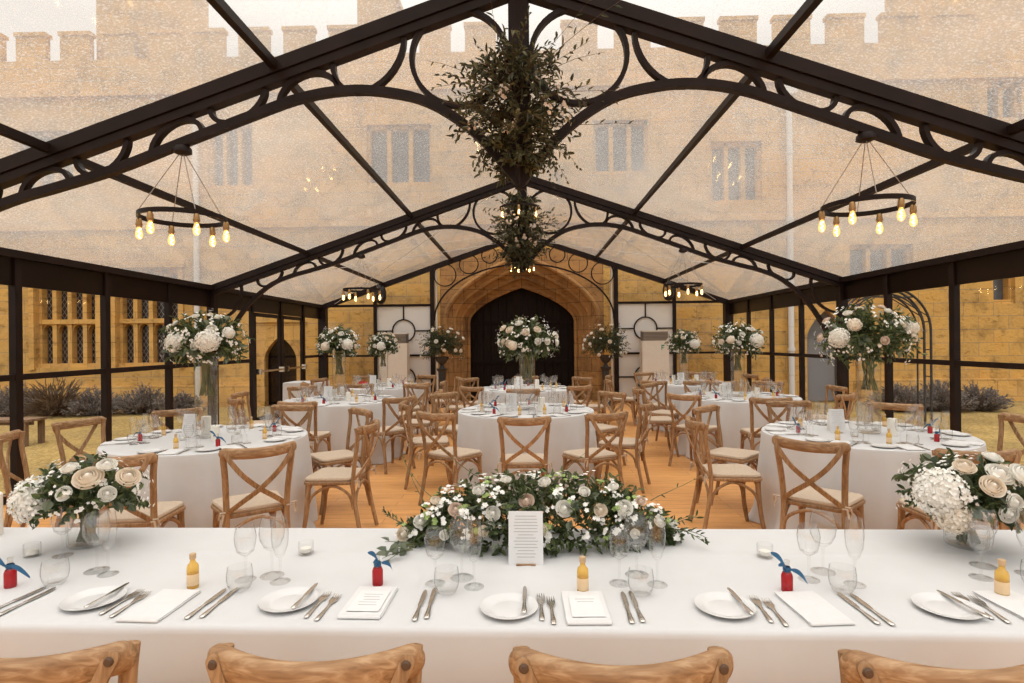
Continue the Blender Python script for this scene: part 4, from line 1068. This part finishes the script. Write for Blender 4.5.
    for (sx, L, up, wd) in ((-1, .058, .050, .018), (1, .062, -.042, .016), (-1, .030, .012, .014)):
        def f(u, v, sx=sx, L=L, up=up, wd=wd):
            return (sx * (.006 + L * u * .8), -.012 - .006 * sin(pi * u) + .004 * (v - .5), .066 + up * u + .012 * sin(pi * u) + (v - .5) * wd * (1 - .75 * abs(2 * u - 1) ** 2) + .002)
        m.grid(f, 8, 3)
    IM['ribbon'] = m.mesh('ribbon', 'ribbon')
item_meshes()
def place_item(name, parts, x, y, rz, label, cat, group, z=TOP + .0005, s=1):
    if len(parts) == 1:
        o = link(name, IM[parts[0][1]], None, (x, y, z), rz); tag(o, label, cat, group)
    else:
        o = thing(name, label, cat, (x, y, z), rz, group)
        for nm, key in parts: link(nm, IM[key], o)
    if s != 1: o.scale = (s, s, s)
    return o
WL = [('bowl', 'bowl_large'), ('stem', 'stem_large'), ('foot', 'foot_large')]
WS = [('bowl', 'bowl_small'), ('stem', 'stem_small'), ('foot', 'foot_small')]
FL = [('bowl', 'bowl_flute'), ('stem', 'stem_flute'), ('foot', 'foot_flute')]
KN = [('handle', 'knife_handle'), ('blade', 'blade')]; FK = [('handle', 'fork_handle'), ('tines', 'tines')]
YB_ = [('bottle', 'amber'), ('cap', 'bcap'), ('label', 'blabel')]; RB_ = [('bottle', 'redb'), ('neck', 'redneck'), ('ribbon', 'ribbon')]
# ---- the long front table
G = 'on the front table'
CP = ['at the left end of the front table', 'right of the left yellow bottle on the front table', 'left of the menu before the flower runner', 'right of the middle yellow bottle before the runner', 'right of the right-hand red bottle on the front table', 'at the right end of the front table']
big = [(-1.445, 1.905), (-.832, 1.862), (-.21, 1.844), (.352, 1.866), (.956, 1.889), (1.50, 1.935)]
sml = [(-1.673, 2.042), (-.904, 1.831), (-.288, 1.799), (.285, 1.798), (.880, 1.826), (1.42, 1.84)]
flu = [(-1.385, 1.875), (-.785, 1.815), (-.165, 1.775), (.400, 1.79), (1.001, 1.789), (1.585, 1.87)]
tum = [(-1.501, 1.80), (-.885, 1.755), (-.244, 1.735), (.337, 1.725), (.940, 1.745), (1.53, 1.77)]
for k, cp in enumerate(CP):
    place_item('wine_glass', WL, *big[k], 0, 'larger wine glass ' + cp, 'wine glass', 'wine glasses ' + G)
    place_item('wine_glass', WS, *sml[k], 0, 'smaller wine glass ' + cp, 'wine glass', 'wine glasses ' + G)
    place_item('champagne_flute', FL, *flu[k], 0, 'slim champagne flute ' + cp, 'champagne flute', 'champagne flutes ' + G)
    place_item('tumbler', [('tumbler', 'tumbler')], *tum[k], 0, 'clear stemless water tumbler ' + cp, 'tumbler', 'tumblers ' + G)
for (x, y), l in zip([(-1.042, 1.774), (.166, 1.741), (1.381, 1.712)], ('left', 'middle', 'right')):
    place_item('miniature_bottle', YB_, x, y, 0, 'miniature bottle of yellow spirit with wooden cap, %s one of three on the front table' % l, 'bottle', 'yellow favour bottles ' + G)
for (x, y), l, r in zip([(-1.627, 1.779), (-.468, 1.792), (.777, 1.747)], ('left', 'middle', 'right'), (20, 60, 0)):
    place_item('miniature_bottle', RB_, x, y, R(r), 'miniature red bottle tied with a blue ribbon, %s one of three on the front table' % l, 'bottle', 'red favour bottles ' + G)
PLN = ['at the left end of the front table', 'left of the centre red bottle', 'left of the middle yellow bottle', 'left of the right-hand red bottle', 'at the right end of the front table']
for k, (x, y) in enumerate([(-1.28, 1.674), (-.695, 1.665), (-.053, 1.624), (.552, 1.63), (1.16, 1.625)]):
    place_item('side_plate', [('plate', 'plate')], x, y, 0, 'white side plate ' + PLN[k], 'plate', 'side plates ' + G)
for k, (x, y, a) in enumerate([(-1.249, 1.685, 87), (-.655, 1.68, 87), (-.010, 1.655, 90), (.600, 1.645, 93.5), (1.205, 1.628, 96.6)]):
    place_item('butter_knife', KN, x, y, R(a - 90), 'butter knife resting on the side plate ' + PLN[k], 'knife', 'butter knives ' + G, TOP + .0125, .88)
for k, (x, y, a) in enumerate([(-1.156, 1.662, 90), (-1.192, 1.678, 86), (-.606, 1.66, 87), (-.571, 1.645, 87), (.038, 1.646, 90), (.067, 1.625, 91), (.653, 1.635, 86), (.682, 1.615, 87), (1.275, 1.632, 82), (1.247, 1.655, 84)]):
    place_item('fork', FK, x, y, R(a - 90), '%s fork beside the side plate %s' % ('outer' if k in (1, 2, 4, 6, 9) else 'inner', PLN[k // 2]), 'fork', 'forks ' + G, s=.95)
NPN = ['left of the left yellow bottle', 'in front of the middle red bottle', 'in front of the middle yellow bottle', 'in front of the right-hand red bottle', 'in front of the right-hand yellow bottle']
NPN[0] = 'below the left yellow bottle'
for k, (x, y) in enumerate([(-1.061, 1.645), (-.46, 1.664), (.162, 1.632), (.794, 1.63), (1.373, 1.635)]):
    place_item('napkin', [('napkin', 'napkin')], x, y, R([-3, -2, 1, 4, 3][k]), 'folded white napkin ' + NPN[k], 'napkin', 'napkins ' + G)
    if k in (1, 2):
        t = thing('place_card', 'small printed white card lying on the napkin ' + NPN[k], 'card', (x + .002, y - .005, TOP + .0105), R([-3, -2, 1, 4, 3][k]), 'cards on the napkins')
        MB().bx(-.045, .045, -.065, .065, 0, .0008).obj('card', 'paper', t, False)
        m = MB()
        for q in range(5 if k == 1 else 2): m.bx(-.028 + .004 * (q % 3), .028 - .005 * (q % 2), .04 - q * .017, .0425 - q * .017, .0008, .0011)
        m.obj('printed_lines', 'ink', t, False)
KPN = ['at the left end of the front table', 'right of the left yellow bottle', 'right of the middle red bottle', 'right of the middle yellow bottle', 'right of the right-hand red bottle']
for k, (x, y, a) in enumerate([(-1.519, 1.672, 83), (-1.478, 1.665, 86), (-.935, 1.655, 87), (-.900, 1.663, 89), (-.309, 1.645, 91), (-.281, 1.658, 92.6), (.279, 1.632, 89), (.306, 1.638, 91), (.918, 1.628, 92), (.951, 1.621, 92.4)]):
    place_item('table_knife', KN, x, y, R(a - 90), '%s table knife of the pair %s' % ('left' if k % 2 == 0 else 'right', KPN[k // 2]), 'knife', 'table knives ' + G)
for (x, y), l in zip([(-.795, 2.056), (.823, 2.019), (-1.784, 2.04)], ('left of the flower runner', 'right of the flower runner', 'by the left flower bowl')):
    place_item('tealight_holder', [('cup', 'candle_cup'), ('wax', 'wax')], x, y, 0, 'small glass tealight holder on the white cloth ' + l, 'candle', 'tealights ' + G)
place_item('pillar_candle', [('pillar', 'pillar'), ('wick', 'wick')], -2.15, 2.26, 0, 'white pillar candle at the far left edge of the front table', 'candle', None, s=1.2)
def menu_card(name, x, y, rz, label, w=.118, h=.175, lines=14, z=TOP, lean=12, stand=True, group=None, mark=False):
    t = thing(name, label, 'card', (x, y, z), rz, group); c, s_ = cos(R(lean)), sin(R(lean))
    M = Matrix.Rotation(R(-lean), 4, 'X')
    me = MB().bx(-w / 2, w / 2, -.001, .001, 0, h).mesh('card', 'paper', False); me.transform(M); link('card', me, t)
    m = MB()
    if mark:
        m.sweep([(.12 * w * cos(q * pi / 8), -.0016, h * .62 + .12 * w * sin(q * pi / 8)) for q in range(16)], rect(.004, .001), closed=True, up=(0, 1, 0)); m.bx(-.01, .01, -.0016, -.0011, h * .3, h * .36)
    else:
        rng = random.Random(int(x * 1000))
        for k in range(lines):
            ww = w * rng.uniform(.22, .36); z0 = h * (.90 - .82 * k / lines); m.bx(-ww, ww, -.0016, -.0011, z0, z0 + h * .012)
    me = m.mesh('printed_lines', 'ink', False); me.transform(M); link('printed_lines', me, t)
    if stand:
        MB().bx(-w * .28, w * .28, -.012, .045, 0, .004).obj('card_holder', 'chairwood', t, False)
menu_card('menu_card', -.005, 1.952, -.02, 'white printed menu card standing before the flower runner on the front table')

# ---- the round tables
RC = {}
def round_settings():
    for ti, (nm, (cx, cy)) in enumerate(NAMES.items()):
        rng = random.Random(300 + ti); tg = 'the %s round table' % nm; far = nm.startswith('far')
        for si, ((a, d), pl) in enumerate(zip(SEATS[nm], PLACE[nm])):
            th = R(a); rz = th + pi / 2           # local +y points to the table centre
            e = Vector((-sin(th), cos(th), 0)); inw = Vector((-cos(th), -sin(th), 0)); C = Vector((cx, cy, 0))
            ex = Vector((cos(rz), sin(rz), 0))
            def at(lx, r): return (C - inw * r + ex * lx + Vector((rng.gauss(0, .006), rng.gauss(0, .006), 0))).to_tuple()[:2]
            pp = 'at the %s place, %s round table' % (pl, nm)
            place_item('napkin', [('napkin', 'napkin')], *at(0, .635), rz, 'folded white napkin ' + pp, 'napkin', 'napkins on ' + tg)
            place_item('side_plate', [('plate', 'plate')], *at(-.155, .62), rz, 'white side plate ' + pp, 'plate', 'side plates on ' + tg)
            if not far:
                place_item('table_knife', KN, *at(.085, .635), rz, 'table knife ' + pp, 'knife', 'table knives on ' + tg)
                place_item('fork', FK, *at(-.07, .625), rz, 'fork ' + pp, 'fork', 'forks on ' + tg)
            place_item('wine_glass', WL, *at(.10, .44), rz, 'larger wine glass ' + pp, 'wine glass', 'wine glasses on ' + tg)
            place_item('wine_glass', WS, *at(.04, .47), rz, 'smaller wine glass ' + pp, 'wine glass', 'wine glasses on ' + tg)
            place_item('champagne_flute', FL, *at(.135, .50), rz, 'slim champagne flute ' + pp, 'champagne flute', 'champagne flutes on ' + tg)
            place_item('tumbler', [('tumbler', 'tumbler')], *at(.075, .525), rz, 'stemless tumbler ' + pp, 'tumbler', 'tumblers on ' + tg)
            red = (si + ti) % 2 == 0
            place_item('miniature_bottle', RB_ if red else YB_, *at(-.05, .49), rz + rng.uniform(-.8, .8), ('miniature red bottle with blue ribbon ' if red else 'miniature yellow spirit bottle ') + pp, 'bottle', 'favour bottles on ' + tg)
        for q, wd in enumerate(('front left', 'front right', 'back right', 'back left')):
            an = R(225 + 90 * q + rng.uniform(-8, 8)); r = rng.uniform(.19, .25)
            if q in (1, 3): place_item('pillar_candle', [('pillar', 'pillar'), ('wick', 'wick')], cx + r * cos(an), cy + r * sin(an), 0, 'white pillar candle %s of the tall vase on %s' % (wd, tg), 'candle', 'pillar candles on ' + tg, s=rng.uniform(.8, 1.1))
            else: place_item('tealight_holder', [('cup', 'candle_cup'), ('wax', 'wax')], cx + r * cos(an), cy + r * sin(an), 0, 'glass tealight holder %s of the tall vase on %s' % (wd, tg), 'candle', 'tealights on ' + tg)
round_settings()
for nm, dx, dy, mk in (('near right', -.19, .02, 0), ('middle right', -.17, -.05, 0), ('far right', -.10, -.16, 0), ('centre', -.16, -.05, 0), ('far centre', -.10, .0, 1), ('middle left', -.16, -.06, 0), ('far left', -.2, .0, 0), ('near left', -.2, .02, 0)):
    menu_card('table_card', NAMES[nm][0] + dx, NAMES[nm][1] + dy, R(-6), 'white card standing by the centrepiece of the %s round table' % nm, .115, .19, 10, group='table cards', mark=mk)

# ================================================================== equipment at the back, and the courtyard
def heater(x, lab, logo):
    t = thing('cabinet_heater', lab, 'heater', (x, 13.72, 0), 0, 'cabinet heaters')
    MB().bx(-.31, .31, -.17, .17, .05, 1.50).obj('cabinet', 'heater', t, False)
    m = MB(); m.bx(-.29, .29, -.165, .15, 1.5, 1.71); m.obj('grille_housing', 'grille', t, False)
    for k in range(6): MB().bx(-.285, .285, -.178, -.165, 1.515 + k * .032, 1.53 + k * .032).obj('louvre', 'louvre', t, False)
    MB().bx(-.31, .31, -.175, .17, 1.71, 1.74).obj('top_cap', 'heater', t, False)
    MB().bx(-.32, .32, -.18, .18, 0, .05).obj('plinth', 'grille', t, False)
    if logo:
        m = MB(); m.bx(.13, .145, -.174, -.169, 1.28, 1.40); m.bx(.145, .20, -.174, -.169, 1.37, 1.40); m.bx(.145, .18, -.174, -.169, 1.32, 1.345); m.obj('badge', 'greenlogo', t, False)
heater(3.05, 'cream cabinet heater standing before the right frosted panel', True)
heater(-3.10, 'cream cabinet heater behind the far left table flowers', False)
def speaker(x, lab):
    t = thing('wall_speaker', lab, 'speaker', (x, 13.95, 2.69), 0, 'wall speakers at the back')
    m = MB(); m.lathe([(.001, -.24), (.05, -.228), (.09, -.195), (.12, -.14), (.136, -.07), (.14, 0), (.136, .07), (.12, .14), (.09, .195), (.05, .228), (.001, .24)], 20); m.obj('cabinet', 'black', t)
    m = MB()
    for zc, r in ((-.07, .085), (.12, .045)):
        m.sweep([(r * cos(2 * pi * k / 24), -.138, zc + r * sin(2 * pi * k / 24)) for k in range(24)], rect(.012, .012), closed=True, up=(0, 1, 0))
    m.obj('driver_ring', 'grille', t)
    MB().bx(-.03, .03, .10, .17, -.04, .04).obj('bracket', 'steel', t, False)
speaker(-3.50, 'rounded black speaker on the post left of the left frosted panel')
speaker(3.46, 'rounded black speaker on the post right of the right frosted panel')
def small_table():
    m = MB(); m.bx(-.36, .36, -.30, .30, .0, .755)
    m = MB()
    def f(u, v):
        a = 2 * pi * u; sx = max(-1, min(1, 1.35 * cos(a))) * .36; sy = max(-1, min(1, 1.35 * sin(a))) * .32
        if v < .3: k = v / .3; return (sx * k, sy * k, .76)
        t = (v - .3) / .7; w = 1 + .06 * t + .03 * t * sin(11 * a); return (sx * w, sy * w, .755 * (1 - t) + .008)
    m.grid(f, 64, 10, True); o = m.obj('tablecloth', 'linen', None, True, (-4.3, 11.25, 0)); tag(o, 'white cloth over a small square side table by the glazed doors', 'tablecloth')
small_table()
o = thing('gift_bag', 'small red gift bag standing on the far left round table', 'bag', (-2.72, 9.62, TOP))
m = MB(); m.add([(-.06, -.035, 0), (.06, -.035, 0), (.06, .035, 0), (-.06, .035, 0), (-.068, -.03, .11), (.068, -.03, .11), (.068, .03, .11), (-.068, .03, .11)], [(3, 2, 1, 0), (0, 1, 5, 4), (1, 2, 6, 5), (2, 3, 7, 6), (3, 0, 4, 7)]); m.obj('bag', 'redbag', o, False)
MB().tube([(-.025, -.031, .105), (-.02, -.032, .14), (.02, -.032, .14), (.025, -.031, .105)], .003, 5).obj('handle', 'redbag', o)
def bush(name, x, y, r, h, lab, mat, seed, group, spiky=False):
    rng = random.Random(seed); t = thing(name, lab, 'bush', (x, y, GZ), 0, group); ml, ms = MB(), MB()
    for i in range(190):
        a = rng.uniform(0, 2 * pi); q = rng.uniform(0, 1) ** .6; d = Vector((cos(a) * q * 1.2, sin(a) * q * 1.2, 1.15 - q * .75))
        spray(ml, ms, (cos(a) * q * r * .35, sin(a) * q * r * .35, 0), Vector((d.x * r, d.y * r, d.z * h)), Vector((d.x * r * .75, d.y * r * .75, d.z * h * .8)).length * rng.uniform(.8, 1.1), 22 if not spiky else 6, .075 if not spiky else .26, .026 if not spiky else .02, rng, droop=.1 if not spiky else .5, r=.006, spread=.5 if not spiky else .2)
    ml.obj('foliage', mat, t); ms.obj('stems', 'twig', t)
for k, (x, y, r, h) in enumerate([(-13.2, 13.6, .75, .85), (-12.1, 13.4, .65, .9), (-10.15, 13.5, .6, .75), (-9.2, 13.7, .6, .8), (-8.2, 13.5, .5, .6), (-14.4, 13.4, .8, .8)]):
    bush('lavender_bush', x, y, r, h, 'grey-brown lavender bush by the stone wall outside, ' + ['second', 'third', 'fifth', 'sixth', 'seventh', 'first'][k] + ' from left', 'lavender', 400 + k, 'lavender bushes by the left stone wall')
bush('ornamental_grass', -11.1, 13.4, .65, .95, 'russet arching ornamental grass clump between the lavender bushes outside', 'drybush', 420, None, True)
for k, (x, r, h) in enumerate([(8.3, .55, .75), (9.15, .55, .8), (10.0, .5, .7)]):
    bush('lavender_bush', x, 13.0, r, h, 'grey lavender bush outside the right wall, %s of three' % ('nearest the doorway', 'the middle one', 'farthest right')[k], 'lavender', 430 + k, 'lavender bushes by the right stone wall')
def bench():
    t = thing('garden_bench', 'wooden bench on the gravel outside the left glazed wall', 'bench', (-8.85, 9.4, GZ))
    for k in range(3): MB().bx(-.75, .75, -.2 + k * .14, -.09 + k * .14, .40, .44).obj('seat_slat', 'benchwood', t, False)
    for x in (-.66, .66):
        for y in (-.15, .17): MB().bx(x - .035, x + .035, y - .035, y + .035, 0, .40).obj('leg', 'benchwood', t, False)
    MB().bx(-.66, .66, -.03, .03, .33, .40).obj('apron', 'benchwood', t, False)
bench()
def garden_arch():
    t = thing('garden_arch', 'black iron garden arch on the gravel outside the right glazed wall', 'arch', (6.72, 11, GZ))
    for y in (-.09, .09):
        P = [(-.83, y, 0), (-.83, y, 1.6)] + [(-.83 * cos(pi * k / 24), y, 1.75 + .83 * sin(pi * k / 24)) for k in range(25)] + [(.83, y, 1.6), (.83, y, 0)]
        MB().tube(P, .022, 8).obj('hoop', 'iron', t)
        P = [(-.70, y, 0), (-.70, y, 1.6)] + [(-.70 * cos(pi * k / 24), y, 1.75 + .70 * sin(pi * k / 24)) for k in range(25)] + [(.70, y, 1.6), (.70, y, 0)]
        MB().tube(P, .016, 8).obj('inner_hoop', 'iron', t)
        for a, b in ((20, 80), (50, 110), (80, 140), (110, 165)):
            MB().tube([(.82 * cos(R(a)), y, 1.75 + .82 * sin(R(a))), (.70 * cos(R(b)), y, 1.75 + .70 * sin(R(b)))], .010, 6).obj('lattice_bar', 'iron', t)
    for k in range(5):
        a = R(12 + 39 * k); MB().tube([(.83 * cos(a), -.09, 1.75 + .83 * sin(a)), (.83 * cos(a), .09, 1.75 + .83 * sin(a))], .012, 6).obj('cross_bar', 'iron', t)
    for x in (-.83, .83):
        for z in (.4, .9, 1.4): MB().tube([(x, -.09, z), (x, .09, z)], .012, 6).obj('cross_bar', 'iron', t)
garden_arch()
